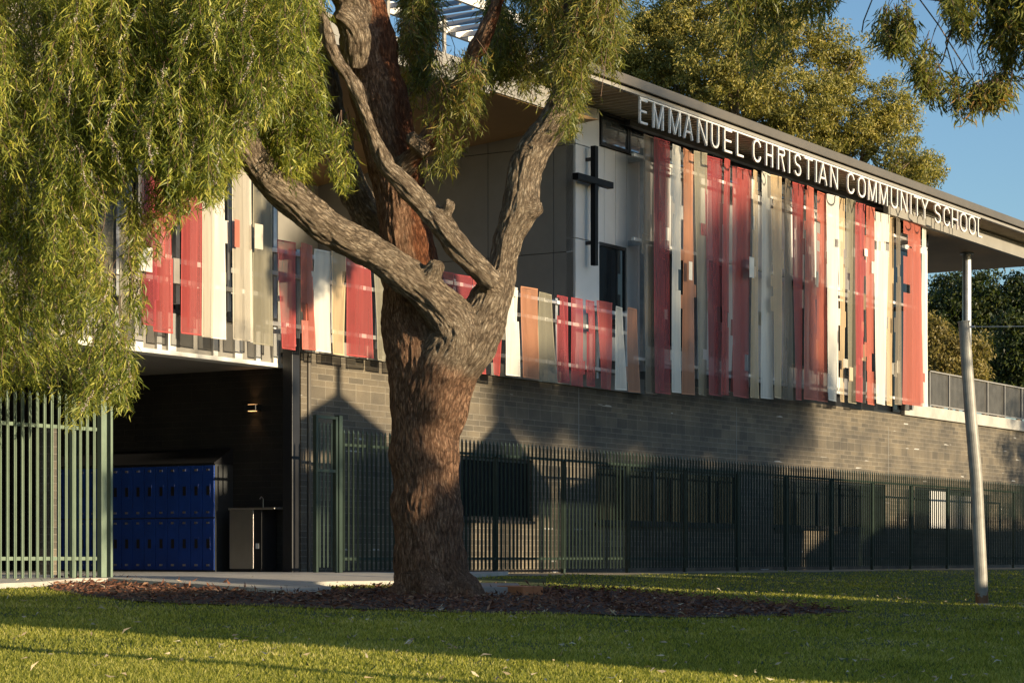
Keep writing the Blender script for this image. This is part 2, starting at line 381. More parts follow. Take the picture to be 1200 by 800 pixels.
for k in range(2):
    f0, f1 = k/2+.01, (k+1)/2-.01
    p0 = q0.lerp(q1, f0); p1 = q0.lerp(q1, f1); bk = Vector(fw(0, .35)) 
    mb.hexa([(p0.x,p0.y,p0.z-.11),(p1.x,p1.y,p1.z-.11),(p1.x+bk.x,p1.y+bk.y,p1.z-.11),(p0.x+bk.x,p0.y+bk.y,p0.z-.11),
             (p0.x,p0.y,p0.z),(p1.x,p1.y,p1.z),(p1.x+bk.x,p1.y+bk.y,p1.z+.01),(p0.x+bk.x,p0.y+bk.y,p0.z+.01)])
tag(mb.build('brick_edging', M['brickend'], org=tuple(q0), frame='W', bevel=.006), 'orange brick edging at the end of the low step', 'brick')
# grass blades
def grass(n=420000):
    y = 9.5/(1-RNG.random(n)*.86)**.85; x = (RNG.random(n)*2-1)*(.25*y+.6)
    px, py, z, D = ground_px(x, y)
    nz = np.sin(x*1.9+y*.7)*np.sin(y*1.3-x*.8)+.6*np.sin(x*5.1)*np.sin(y*4.3)
    ok = (D < 18.0+.4*nz)&~inpoly(px, py, MULCH)&~inpoly(px, py, SLAB+[(470,650),(-70,650)])&(RNG.random(n) < .80+.25*nz)
    ok &= ~((px > 525)&(px < 640)&(py > 678)&(py < 690))
    x, y, z, nz, py = x[ok], y[ok], z[ok], nz[ok], py[ok]; n = len(x)
    h = RNG.uniform(.010, .030, n)*(1+.25*nz); a = RNG.random(n)*2*PI; wd = RNG.uniform(.003, .006, n)*(1+y/22)
    lx, ly = RNG.normal(size=n)*h*.55, RNG.normal(size=n)*h*.55
    V = np.stack([np.stack([x-np.cos(a)*wd, y-np.sin(a)*wd, z-.005], 1), np.stack([x+np.cos(a)*wd, y+np.sin(a)*wd, z-.005], 1), np.stack([x+lx, y+ly, z+h], 1)], 1).reshape(-1, 3)
    Fc = np.arange(3*n).reshape(-1, 3)
    tag(np_mesh('grass', V, Fc, M['grass']), 'short green grass blades of the lawn', kind='stuff')
grass()
def chips(n=26000):
    x = RNG.uniform(-6.2, 6.5, n); y = RNG.uniform(18, 29, n); px, py, z, D = ground_px(x, y)
    ok = inpoly(px+RNG.normal(size=n)*12, py+RNG.normal(size=n)*1.8, MULCH)&~inpoly(px, py, SLAB+[(470,650),(-70,650)]); x, y, z = x[ok], y[ok], z[ok]; n = len(x)
    C = np.stack([x, y, z+RNG.uniform(.012, .04, n)], 1); Dr = unit(np.stack([RNG.normal(size=n), RNG.normal(size=n), RNG.normal(size=n)*.35], 1))
    V, Fc = leaves(C, Dr, RNG.uniform(.02, .12, n), RNG.uniform(.008, .032, n), .15)
    tag(np_mesh('mulch_chips', V, Fc, M['chip']), 'loose reddish bark chips on the mulch bed', kind='stuff')
chips()
def litter(n=750):
    y = RNG.uniform(11, 30, n); x = (RNG.random(n)*2-1)*.26*y; px, py, z, D = ground_px(x, y)
    ok = D < 18; x, y, z = x[ok], y[ok], z[ok]; n = len(x)
    C = np.stack([x, y, z+RNG.uniform(.03, .05, n)], 1); Dr = unit(np.stack([RNG.normal(size=n), RNG.normal(size=n), RNG.normal(size=n)*.3], 1))
    V, Fc = leaves(C, Dr, RNG.uniform(.03, .09, n), RNG.uniform(.008, .018, n), .6)
    tag(np_mesh('leaf_litter', V, Fc, M['litter']), 'scattered pale dry leaves lying on the lawn', kind='stuff')
litter()
# ---------------------------------------------------------------- school building
DW = 20.6
tc = T(354, DW)                         # passage corner
tk = T(673, 20.5)                       # corner of the upper main volume
te = T(1087, DW)                        # end of the upper main volume
tw = T(327, DW)                         # right end of the left wing
RE = T(1212, 20.3)                      # roof end
B = root('school_building', (tc, DW, -.28), 'two storey school with block base, screened upper floor and overhanging bronze roof', 'building')
G = -.5
WIN = [(T(500,DW), T(624,DW), .62, 1.68), (T(698,DW), T(868,DW), .62, 1.68), (T(907,DW), T(1038,DW), .62, 1.68), (T(1072,DW), T(1152,DW), .62, 1.68)]
def wall_with_holes(mb, t0, t1, D0, D1, z0, z1, holes):
    x = t0
    for a, b, c, d in holes:
        mb.box(x, a, D0, D1, z0, z1); mb.box(a, b, D0, D1, z0, c); mb.box(a, b, D0, D1, d, z1); x = b
    mb.box(x, t1, D0, D1, z0, z1)
tb = T(745, DW)
mb = MB(); wall_with_holes(mb, tc, tb, DW, DW+.25, G, 3.05, [WIN[0], (WIN[1][0], tb-.001, .62, 1.68)]) if False else None
mb = MB(); wall_with_holes(mb, tc, 75, DW, DW+.25, G, 3.05, WIN); mb.build('block_wall', M['block'], B)
mb = MB(); mb.box(T(600,DW), 75, DW+.002, DW+.25, 3.05, 3.35); mb.build('block_wall', M['block'], B)
for x in (T(362,DW), T(678,DW), T(863,DW), T(1041,DW)): mb = MB(); mb.box(x-.009, x+.009, DW-.004, DW+.01, G, 3.04); mb.build('control_joint', M['panel'], B)
mb = MB(); mb.box(T(1056,DW), 75, DW-.10, DW+.3, 3.35, 3.63); mb.build('slab_edge', M['conc'], B, bevel=.01)
mb = MB(); mb.box(tc-.02, T(752,DW), DW-.06, DW+.3, 3.06, 3.34); mb.build('slab_edge', M['panel'], B)
mb = MB(); mb.box(T(752,DW)+.01, T(1056,DW)-.01, DW+.03, DW+.3, 3.351, 3.60); mb.build('slab_edge', M['dark'], B)
# ground floor windows
for i, (a, b, c, d) in enumerate(WIN):
    f = MB(); fr = .06; D0 = DW+.07
    f.box(a, b, D0, D0+.06, c, c+fr); f.box(a, b, D0, D0+.06, d-fr, d)
    n = max(1, round((b-a)/1.3))
    for k in range(n+1):
        x = a+(b-a-fr)*k/n; f.box(x, x+fr, D0+.001, D0+.059, c+fr, d-fr)
    wo = f.build('window', M['dark'], B)
    p = MB(); p.box(a+.01, b-.01, D0+.03, D0+.04, c+.01, d-.01); p.build('pane', M['glass'], wo)
    s_ = MB(); s_.box(a-.03, b+.03, DW-.04, DW+.1, c-.05, c-.003); s_.build('sill', M['dark'], wo)
    if i == 3:
        p = MB(); p.box(T(1089,DW+.08), T(1110,DW+.08), D0+.005, D0+.02, c+.08, d-.07); p.build('blind', M['blind'], wo)
        p = MB(); p.box(T(1113,DW+.08), T(1145,DW+.08), D0+.005, D0+.02, c+.08, d-.15); p.build('blind', M['panel'], wo)
# passage walls, ceiling
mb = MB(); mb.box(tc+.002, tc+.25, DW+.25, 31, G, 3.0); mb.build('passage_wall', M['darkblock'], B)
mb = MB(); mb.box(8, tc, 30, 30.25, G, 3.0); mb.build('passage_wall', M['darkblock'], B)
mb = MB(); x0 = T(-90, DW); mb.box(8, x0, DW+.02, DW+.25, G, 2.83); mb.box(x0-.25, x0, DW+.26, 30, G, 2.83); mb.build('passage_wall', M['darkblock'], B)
mb = MB(); x = T(64, DW); mb.box(x-.06, x+.06, DW+.02, DW+.2, G, 1.7); mb.build('column', M['block'], B)
mb = MB(); mb.box(8, tc, DW+.3, 30, 2.84, 3.0); mb.build('passage_ceiling', M['panel'], B)
mb = MB(); x = T(343, 20.35); mb.box(x-.10, x+.08, 20.28, 20.46, -.24, 3.2); mb.build('column', M['dark'], B, bevel=.006)
mb = MB(); x = T(357, DW-.1); mb.box(x-.05, x+.10, DW-.07, DW-.002, -.28, 3.05); mb.build('pilaster', M['block'], B, bevel=.006)
# left wing: spandrel, mullions, glass
mb = MB(); mb.box(8, tw, DW, DW+.3, 2.84, 3.33); mb.build('spandrel', M['panel'], B)
mb = MB(); mb.box(8, tw+.02, DW-.05, DW+.25, 2.78, 2.838)
wx = [T(p, DW) for p in (-40, 0, 30, 70, 100, 135, 160, 184, 199, 250, 277, 300, 322)]
for i, x in enumerate(wx):
    wd = .05 if i%2 else .085
    mb.box(x-wd, x+wd, DW-.045, DW-.002, 2.84, 3.36)
mb.build('spandrel_trim', M['whitepaint'], B)
def window(a, b, c, d, D0, nx, rows=(), frame=.06, fm='dark', pm='glass'):
    f = MB(); f.box(a, b, D0-.05, D0, c, c+frame); f.box(a, b, D0-.05, D0, d-frame, d)
    for k in range(nx+1):
        x = a+(b-a-frame)*k/nx; f.box(x, x+frame, D0-.049, D0-.001, c+frame, d-frame)
    for r in rows: f.box(a+frame, b-frame, D0-.045, D0-.002, r, r+frame*.8)
    wo = f.build('window', M[fm], B); p = MB(); p.box(a+.01, b-.01, D0-.02, D0-.01, c+.01, d-.01); p.build('pane', M[pm], wo); return wo
mb = MB(); mb.box(8, tw, DW+.02, DW+7, 3.34, 7.6); mb.build('wing_wall', M['panel'], B)
for (p0, p1) in ((-60, 60), (62, 160), (163, 245), (247, 316)):
    window(T(p0,DW), T(p1,DW), 3.36, 7.4, DW+.01, 4, rows=(4.2, 5.6), fm='dark')
mb = MB(); 
for p in (-60, 61, 161.5, 246): mb.box(T(p,DW)-.05, T(p,DW)+.05, DW-.06, DW-.045, 3.36, 7.4)
mb.box(8, tw, DW-.075, DW-.06, 3.75, 3.83); mb.box(8, tw, DW-.075, DW-.06, 4.05, 4.12); mb.build('window_trim', M['whitepaint'], B)
mb = MB(); mb.box(8, tw+.3, 19.9, DW+7, 7.61, 7.98); mb.build('wing_roof', M['panel'], B)
# balcony: floor, back wall, soffit, fascia
mb = MB(); mb.box(tw-.3, tk+.1, DW+.3, 27, 3.06, 3.34); mb.build('balcony_floor', M['conc'], B)
mb = MB(); mb.box(tw-2, tk+.1, 26.2, 26.4, 3.35, 8.1); mb.build('balcony_back_wall', M['panel'], B)
window(tw+.8, tw+3.6, 3.4, 5.9, 26.19, 3)
window(tw+4.4, tw+6.8, 3.4, 5.9, 26.19, 2)
mb = MB(); mb.hexa([(tw+.3,20.0,7.62),(T(672.5,19.95),20.0,7.62),(tk-.03,26.2,7.10),(tw+.3,26.2,7.10),(tw+.3,20.0,7.75),(tk+.02,20.0,7.75),(tk+.02,26.2,7.25),(tw+.3,26.2,7.25)])
mb.build('balcony_soffit', M['soffit'], B)
mb = MB(); jt = T(571, 19.95); mb.box(tw+.3, jt, 19.90, 19.99, 7.55, 7.97); mb.build('fascia', M['panel'], B, bevel=.004)
mb = MB(); mb.box(jt+.012, T(607,19.95), 19.95, 19.99, 7.63, 7.99); mb.box(T(607,19.95)+.01, T(672.5,19.95), 19.95, 19.99, 7.63, 7.99); mb.build('fascia', M['panel'], B, bevel=.004)
mb = MB(); mb.box(tw-.5, T(672.5,19.95), 20.0, 27, 7.92, 7.99); mb.build('balcony_roof', M['roofm'], B)
# end wall facing the balcony
mb = MB(); js = [20.5, 20.92, 22.32, 23.75, 25.2, 26.6]; zs = [3.35, 5.45, 7.36, 8.1]
for i in range(len(js)-1):
    for j in range(3):
        mb.box(tk-.02, tk+.0, js[i]+.007, js[i+1]-.007, zs[j]+.007, zs[j+1]-.007)
mb.build('end_wall_panel', M['panel'], B)
mb = MB(); mb.box(tk+.001, te, DW+.03, 32, 3.36, 8.12); mb.build('upper_wall', M['dark'], B)
# front cladding of main volume with openings
t7 = T(700, 20.5); t75 = T(748, DW)
mb = MB()
for z0, z1 in ((3.36, 5.68), (5.695, 7.36), (7.375, 8.11)): mb.box(tk-.02, t7, 20.46, 20.66, z0, z1)
mb.build('pilaster', M['white'], B, bevel=.003)
tA = T(734, DW)
# cladding boards between t7 and te, leaving window bands
openings = [(T(700.5,DW), T(731,DW), 4.18, 5.75), (T(762,DW), T(800,DW), 4.0, 5.9), (T(832,DW), T(846,DW), 4.0, 5.9), (T(926,DW), T(972,DW), 4.05, 5.95), (T(985,DW), T(1034,DW), 4.0, 5.7), (T(1046,DW), T(1082,DW), 3.4, 7.3)]
mb = MB(); x = t7+.004; pwid = .42
while x < te-.05:
    x1 = min(x+pwid, te); mid = (x+x1)/2; zz = [(3.62, 7.50)]
    for a, b, c, d in openings:
        if a-.1 < mid < b+.1: zz = [(3.62, c), (d, 7.50)]
    for z0, z1 in zz:
        if z1-z0 > .15: mb.box(x+.006, x1-.006, DW, DW+.029, z0, z1)
    x = x1
mb.build('cladding', M['white'], B)
for a, b, c, d in openings: window(a-.05, b+.05, c, d, DW+.02, max(1, round((b-a)/.9)))
wx0 = t7+.01; pxs = [700.5, 734, 772, 812, 850, 890, 930, 970, 1008, 1046, 1085]
for a, b in zip(pxs[:-1], pxs[1:]): window(T(a,DW)+.01, T(b,DW)-.01, 7.52, 8.06, DW-.02, 1, frame=.05, pm='mirror')
mb = MB(); mb.box(t7, te, DW-.10, DW+.02, 8.07, 8.125); mb.box(T(722,DW), T(1045,DW), 20.30, 20.42, 7.96, 8.06); mb.build('head_beam', M['dark'], B)
# terrace soffit, beam, roof
mb = MB(); mb.box(te-1.0, RE, 20.06, 26.8, 7.78, 7.86); mb.build('terrace_soffit', M['soffit'], B)
mb = MB(); mb.box(T(1040,19.95), RE, 19.92, 20.05, 7.74, 8.10); mb.build('terrace_beam', M['panel'], B, bevel=.004)
R0 = 32.55
mb = MB(); mb.box(R0, RE+.4, 19.2, 33, 8.24, 8.36); mb.box(R0, RE+.4, 19.16, 19.2, 8.20, 8.37); mb.build('roof', M['roofm'], B, bevel=.004)
mb = MB(); mb.box(R0+.1, RE+.3, 19.26, 19.34, 8.125, 8.198); mb.build('gutter', M['gutter'], B)
mb = MB(); mb.box(R0+.1, RE+.3, 19.34, 33, 8.16, 8.22)
x = R0+.15
while x < RE+.3: mb.box(x, x+.05, 19.36, DW+.6, 8.12, 8.159); x += .22
mb.build('soffit', M['ribsoffit'], B)
# terrace column and balustrade
cx, cD, _ = px_D(1133, 0, 20.9)
mb = MB(); mb.tube([(cx, cD, 3.64), (cx, cD, 7.8)], .115, 20); mb.tube([(cx, cD, 7.74), (cx, cD, 7.779)], .17, 20); mb.build('column', M['steel'], B, smooth=False)
mb = MB(); mb.box(te, 75, DW+.3, 30, 3.35, 3.62); mb.build('terrace_floor', M['conc'], B)
mb = MB(); posts = [T(p, 20.62) for p in (1089, 1112, 1133, 1157, 1177, 1197, 1222)]
for x in posts: mb.box(x-.02, x+.02, 20.60, 20.64, 3.631, 4.50)
mb.box(posts[0], posts[-1], 20.59, 20.65, 4.50, 4.53); mb.box(posts[0], posts[-1], 20.60, 20.64, 3.68, 3.71)
bl = mb.build('balustrade', M['gutter'], B)
mb = MB()
for a, b in zip(posts[:-1], posts[1:]):
    x = a+.035
    while x < b-.06: mb.box(x, x+.075, 20.645, 20.66, 3.72, 4.495); x += .09
mb.build('infill', M['balus'], bl)
mb = MB()
for a, b in zip(posts[:-1], posts[1:]): mb.box(a+.03, b-.03, 20.665, 20.67, 3.72, 4.49)
mb.build('backing', M['dark'], bl)
# louvred plant canopy above the balcony roof
mb = MB(); La, Lb = T(470, 21.6), T(640, 21.6)
mb.box(La, Lb, 21.55, 21.62, 9.62, 9.78); mb.box(La+1, Lb+2.2, 23.0, 23.08, 9.58, 9.80); 
lv = mb.build('canopy_frame', M['whitepaint'], B)
mb = MB(); x = La+.1
while x < Lb+2:
    mb.hexa([(x,21.63,9.58),(x+.04,21.63,9.58),(x+.04,22.99,9.58),(x,22.99,9.58),(x+.26,21.63,9.74),(x+.30,21.63,9.74),(x+.30,22.99,9.74),(x+.26,22.99,9.74)]); x += .42
mb.build('louvre', M['gutter'], lv)
mb = MB()
for x in (La+.6, (La+Lb)/2, Lb): mb.tube([(x, 22.3, 7.99), (x, 22.3, 9.58)], .04, 8)
mb.build('canopy_post', M['gutter'], lv)
# small service pipes on the wall
mb = MB(); x = T(350, DW-.05); mb.tube([(x+.25, DW-.05, -.25), (x+.25, DW-.05, 3.0)], .035, 8); mb.build('downpipe', M['roofm'], B)
# ---------------------------------------------------------------- cross and sign
C = root('wall_cross', (T(696,20.3), 20.30, 5.22), 'tall black cross fixed to the pale corner of the school', 'cross')
x = T(696, 20.3)
mb = MB(); mb.box(x-.055, x+.055, 20.24, 20.34, 5.22, 7.36); mb.build('upright', M['crossblack'], C, bevel=.004)
mb = MB(); mb.box(T(676,20.25), T(717.5,20.25), 20.22, 20.345, 6.67, 6.785); mb.build('crossbar', M['crossblack'], C, bevel=.004)
mb = MB()
for z in (5.6, 7.1): mb.box(x-.03, x+.03, 20.34, 20.455, z, z+.06)
mb.build('bracket', M['dark'], C)
DS = 19.28
S = root('school_sign', (T(749,DS), DS, 7.64), 'long row of white raised letters naming the school under the roof edge', 'sign')
mb = MB(); mb.box(T(749,DS)-.01, T(1148,DS), DS-.02, DS+.02, 8.085, 8.112); mb.build('rail', M['whitepaint'], S)
letters = [('E',749,758),('M',765,777),('M',784,797),('A',801,811.5),('N',817.5,828),('U',833,842),('E',848,857),('L',863,870.5),
 ('C',882,891),('H',897,905),('R',911,919),('I',923.5,925.4),('S',930.5,938),('T',942,951.5),('I',955,956.8),('A',959,968.5),('N',972.5,981),
 ('C',992.5,1000.5),('O',1005,1013.5),('M',1017,1026.5),('M',1030,1039.5),('U',1043.5,1051.5),('N',1055,1062.5),('I',1066,1067.6),('T',1070.5,1078),('Y',1079.3,1087),
 ('S',1094.8,1101.8),('C',1105.3,1112.5),('H',1115,1122),('O',1124.8,1132.6),('O',1135,1142.5),('L',1145.5,1150.3)]
def stroke(mb, pts, w, closed=False):
    """thick polyline in the (x,z) unit box, extruded in D"""
    n = len(pts); offs = []
    for i in range(n):
        if closed: a, b = pts[i-1], pts[(i+1)%n]
        else: a, b = pts[max(i-1,0)], pts[min(i+1,n-1)]
        dx, dz = b[0]-a[0], b[1]-a[1]; l = math.hypot(dx, dz) or 1; offs.append((-dz/l*w/2, dx/l*w/2))
    rng = range(n) if closed else range(n-1)
    for i in rng:
        j = (i+1)%n; (x0,z0),(x1,z1) = pts[i], pts[j]; o0, o1 = offs[i], offs[j]
        f = [(x0-o0[0], z0-o0[1]), (x1-o1[0], z1-o1[1]), (x1+o1[0], z1+o1[1]), (x0+o0[0], z0+o0[1])]
        mb.hexa([(p[0], DS-.018, p[1]) for p in f]+[(p[0], DS+.018, p[1]) for p in f])
def glyph(ch, a, b, z0, z1):
    W = b-a; H = z1-z0; s = .038; h = s/2; mb = MB(); L, Rr, Bt, Tp = a+h, b-h, z0+h, z1-h; mx = (a+b)/2; mz = (z0+z1)/2
    st = lambda *p, **k: stroke(mb, list(p), s, **k)
    def arc(cx, cz, rx, rz, t0, t1, n=14): return [(cx+rx*math.cos(math.radians(t0+(t1-t0)*i/n)), cz+rz*math.sin(math.radians(t0+(t1-t0)*i/n))) for i in range(n+1)]
    rx = (W-s)/2; rr = min(rx, H*.3)
    if ch == 'E': st((L,z0),(L,z1)); st((a,Tp),(b,Tp)); st((a,Bt),(b,Bt)); st((a,mz),(b-.03,mz))
    elif ch == 'L': st((L,z0),(L,z1)); st((a,Bt),(b,Bt))
    elif ch == 'I': st((mx,z0),(mx,z1))
    elif ch == 'H': st((L,z0),(L,z1)); st((Rr,z0),(Rr,z1)); st((L,mz),(Rr,mz))
    elif ch == 'M': st((L,z0),(L,z1)); st((Rr,z0),(Rr,z1)); st((L+.01,z1),(mx,z0+.01)); st((mx,z0+.01),(Rr-.01,z1))
    elif ch == 'N': st((L,z0),(L,z1)); st((Rr,z0),(Rr,z1)); st((L,z1),(Rr,z0))
    elif ch == 'A': st((L,z0),(mx,z1)); st((Rr,z0),(mx,z1)); st((L+.04,z0+H*.3),(Rr-.04,z0+H*.3))
    elif ch == 'T': st((mx,z0),(mx,z1)); st((a,Tp),(b,Tp))
    elif ch == 'Y': st((mx,z0),(mx,mz)); st((L,z1),(mx,mz)); st((Rr,z1),(mx,mz))
    elif ch == 'U': stroke(mb, [(L,z1)]+arc(mx, z0+rr+h, rx, rr, 180, 360)+[(Rr,z1)], s)
    elif ch == 'O': stroke(mb, arc(mx, z1-rr-h, rx, rr, 0, 180)+arc(mx, z0+rr+h, rx, rr, 180, 360), s, closed=True)
    elif ch == 'C': stroke(mb, arc(mx, z1-rr-h, rx, rr, 10, 180)+arc(mx, z0+rr+h, rx, rr, 180, 350), s)
    elif ch == 'S':
        q = H/4-h/2
        stroke(mb, arc(mx, z1-q-h, rx, q, 15, 270, 16)[:-1]+arc(mx, z0+q+h, rx, q, 90, -165, 16), s)
    elif ch == 'R':
        st((L,z0),(L,z1)); q = H*.13
        stroke(mb, [(L,Tp),(mx,Tp)]+arc(Rr-min(rx,q), z1-h-q, min(rx,q), q, 90, -90, 10)+[(mx,z1-h-2*q),(L,z1-h-2*q)], s); st((mx,z1-h-2*q),(Rr,z0))
    mb.v = [(x, D+.0003*i, z) for i, (x, D, z) in enumerate(mb.v)] if False else mb.v
    return mb
for ch, a, b in letters: glyph(ch, T(a,DS), T(b,DS), 7.645, 8.084).build('letter', M['whitepaint'], S)
# ---------------------------------------------------------------- facade screens
def sheet(parent, xt0, xt1, xb0, xb1, zt, zb, col, D0, idx):
    rr = random.Random(idx*17+3); tt0, tt1 = T(xt0, D0), T(xt1, D0); tb0, tb1 = T(xb0, D0), T(xb1, D0)
    if tt1 < tt0+.08: tt1 = tt0+.08
    w = min(tt1-tt0, tb1-tb0); H = zt-zb; e = .018; tw_ = rr.uniform(-.04, .04); fold = rr.uniform(.35, .65); fd = rr.uniform(-.03, .03)
    # edge steps: (v0, v1, dl, dr)
    cuts = []
    nn = rr.choice([1, 2, 3, 4]) if H > 3 else rr.choice([0, 1, 1])
    for _ in range(nn):
        v = rr.uniform(.08, .88); hgt = rr.uniform(.16, .42)/H; k = rr.uniform(.22, .42)*w
        sd = rr.choice([(k, 0), (0, -k), (-k*.8, 0), (0, k*.8)]); cuts.append((v, min(v+hgt, .97), *sd))
    vs = sorted({0.0, 1.0, *[c[0] for c in cuts], *[c[1] for c in cuts]}|{i/10 for i in range(1, 10)})
    mb = MB()
    def P(v, s, ex=0):      # v 0 bottom..1 top; s 0..1 across; ex metres added in t
        t0 = tb0+(tt0-tb0)*v; t1 = tb1+(tt1-tb1)*v
        D = D0+tw_*(s-.5)*2*(v-.5)*2+fd*(1-abs(s-fold)*2)+.008*math.sin(v*5+idx)
        return (t0+(t1-t0)*s+ex, D, zb+H*v)
    for v0, v1 in zip(vs[:-1], vs[1:]):
        m_ = (v0+v1)/2; dl = dr = 0
        for c in cuts:
            if c[0] <= m_ <= c[1]: dl += c[2]; dr += c[3]
        def row(v):
            a = P(v, 0, dl); a2 = P(v, 0, dl+e); m = P(v, fold); b2 = P(v, 1, dr-e); b = P(v, 1, dr)
            m = (min(max(m[0], a2[0]+.01), b2[0]-.01), m[1], m[2]); return [a, a2, m, b2, b]
        A, Bq = row(v0), row(v1)
        for k in range(4):
            mb.cur = 1 if k in (0, 3) else 0
            mb.poly([A[k], A[k+1], Bq[k+1], Bq[k]])
    mb.cur = 1
    for v in (0, 1):        # solid hems top and bottom
        q = row(v) if False else [P(v, 0), P(v, 1)]
        d = .02 if v == 0 else -.02
        mb.poly([(q[0][0], q[0][1]-.004, q[0][2]), (q[1][0], q[1][1]-.004, q[1][2]), (q[1][0], q[1][1]-.004, q[1][2]+d), (q[0][0], q[0][1]-.004, q[0][2]+d)])
    return mb.build('sheet', list(SM[col]), parent)
def swatch(parent, t, z, w_, h_, D, col):
    mb = MB(); mb.box(t, t+w_, D-.004, D, z, z+h_); return mb.build('small_panel', SM[col][1], parent)
def screen(label, rows, rails, D0, t0, t1, posts, zp):
    r = root('facade_screen', (t0, D0, zp[0]), label, 'screen')
    for k, z in enumerate(rails):
        mb = MB(); mb.box(t0, t1, D0+.20, D0+.25, z-.03, z+.03); mb.build('rail', M['whitepaint'], r)
    for x in posts:
        mb = MB(); mb.box(x-.04, x+.04, D0+.26, D0+.34, zp[0], zp[1]); p = mb.build('post', M['steel'], r)
        mb = MB()
        for z in rails[-2:]: mb.box(x-.03, x+.03, D0+.34, DW-.002, z-.05, z+.05)
        mb.build('bracket', M['steel'], p)
    for i, (a, b, c, d, zt, zb, col, off) in enumerate(rows):
        sheet(r, a, b, c, d, zt, zb, col, D0+off, i+int(t0*10))
        q = random.Random(i*5+int(t0)); w0 = (b-a); w1 = (d-c)
        if q.random() < .75 and w0 > 7:
            f0, f1 = q.uniform(0, .55), q.uniform(0, .55); k = q.uniform(.35, .6)
            sheet(r, a+w0*f0, a+w0*(f0+k), c+w1*f1, c+w1*(f1+k), zt-q.uniform(.02, .1), zb+q.uniform(.0, .1), col, D0+off+.07, i+500)
    q = random.Random(int(t0)); H = rows[0][4]-3.2
    for k in range(26 if H > 3 else 5):
        t = q.uniform(t0+.3, t1-.3); z = q.uniform(3.55, rows[0][4]-.5)
        swatch(r, t, z, q.uniform(.10, .26), q.uniform(.16, .42), D0+q.choice([-.10, .12]), q.choice(['cream', 'cream', 'cream', 'beige', 'coral', 'tan']))
    return r
main = [(753,773,757,769,'brown',.06),(766,784,768,785,'dred',0),(787,797.5,788.5,797.5,'cream',-.05),(799,812.5,801.5,812.5,'terra',.02),(815.5,827,817,830,'olive',.05),
 (828,845,829,848,'dred',0),(848.5,856,845.5,852.5,'red',-.07),(860,878.5,857,879,'red',.04),(881.5,888.5,880.5,888.5,'ochre',-.03),(891.5,904,893,905.5,'cream',.03),
 (904.5,915,907,917,'ochre',-.05),(919,928.5,918,928,'brown',.04),(928.5,942,932,939,'red',0),(944,954.5,943,957,'coral',-.06),(956.5,968.5,958,969,'coral',.04),
 (969.5,981.5,969.5,982,'cream',-.02),(983.5,989.5,984.5,990,'ochre',.04),(992,1002.5,993.5,1004,'olive',0),(1004,1012.5,1001,1012,'red',-.06),(1015.5,1024.5,1016,1024.5,'coral',.03),
 (1026,1040.5,1025,1039,'cream',0),(1040,1046.5,1038.5,1046.5,'ochre',.05),(1048.5,1056.5,1050.5,1055.5,'brown',-.03),(1058.5,1079.5,1058.5,1080.5,'coral',0),(1080.5,1086,1079.5,1086.5,'cream',.06)]
rows = []
for (a, b, c, d, col, off) in main:
    zb = 3.03+.50*(T((c+d)/2, 20)-T(760, 20))/(T(1086, 20)-T(760, 20)); rows.append((a, b, c, d, 7.78+random.uniform(-.06, .04), zb+random.uniform(-.02, .02), col, off))
screen('tall upper floor screen of red, orange, cream and brown mesh sheets under the sign', rows, (3.66, 5.85, 7.40), 20.0, T(754,20), T(1085,20), [T(p,20.3) for p in (753, 816, 880, 945, 1012, 1068)], (3.45, 7.6))
bal = [(325.5,346.5,329.5,346.5,'red'),(350.5,368,355,368.5,'coral'),(368,386.5,369,388,'cream'),(388.5,404.5,390,404,'ochre'),(404.5,434,408,437,'red'),(440,461,441,462,'olive'),(466,482,466,482,'cream'),
 (484,502,484,503,'tan'),(504,530,506,532,'red'),(532,552,534,553,'dred'),(555,568,557,571,'red'),(574,588,576.5,588.5,'red'),(590.5,608,594,608.5,'cream'),(611.5,629,612,632,'terra'),(629.5,648,632.5,651,'olive'),(651.5,665.5,654.5,666,'dred'),
 (669.5,682,669.5,684,'dred'),(686,697,688.5,697,'dred'),(700.5,717,703.5,717,'red'),(720,731.5,722.5,732,'cream'),(733.5,748,737,748.5,'terra')]
rows = [(a, b, c, d, 4.52+random.uniform(-.03, .03), 2.99+random.uniform(-.02, .02), col, (i%3-1)*.02) for i, (a, b, c, d, col) in enumerate(bal)]
screen('waist high balcony screen of short coloured mesh sheets behind the tree', rows, (3.36, 4.09, 4.42), 20.0, T(324,20), T(746,20), [T(p,20.3) for p in (347, 387, 439, 480, 530, 571, 609.5, 650, 698, 732)], (3.2, 4.5))
lw = [(-30,-6,-30,-6,'red'),(0,22,0,22,'beige'),(28,50,28,52,'olive'),(56,76,56,78,'red'),(82,108,82,108,'olive'),(112,134,112,134,'olive'),(138,151,139,153,'olive'),(168,192,165,183,'dred'),(179,203,180,203,'red'),(212,236,213,236,'red'),(238,252,236,250,'beige'),(237,262,241,263,'cream'),(272,294,273,295.5,'beige'),(283,294,287,296,'cream'),(296,319,297,319.5,'olive')]
rows = [(a, b, c, d, 7.45+random.uniform(-.1, .1), 3.05+random.uniform(-.06, .02), col, (i%3-1)*.04) for i, (a, b, c, d, col) in enumerate(lw)]
screen('tall left wing screen of red and cream mesh sheets half hidden by hanging leaves', rows, (3.75, 5.6, 7.1), 20.0, T(-40,20), T(320,20), [T(p,20.3) for p in (-35, 24, 80, 136, 206, 266, 320)], (3.45, 7.3))
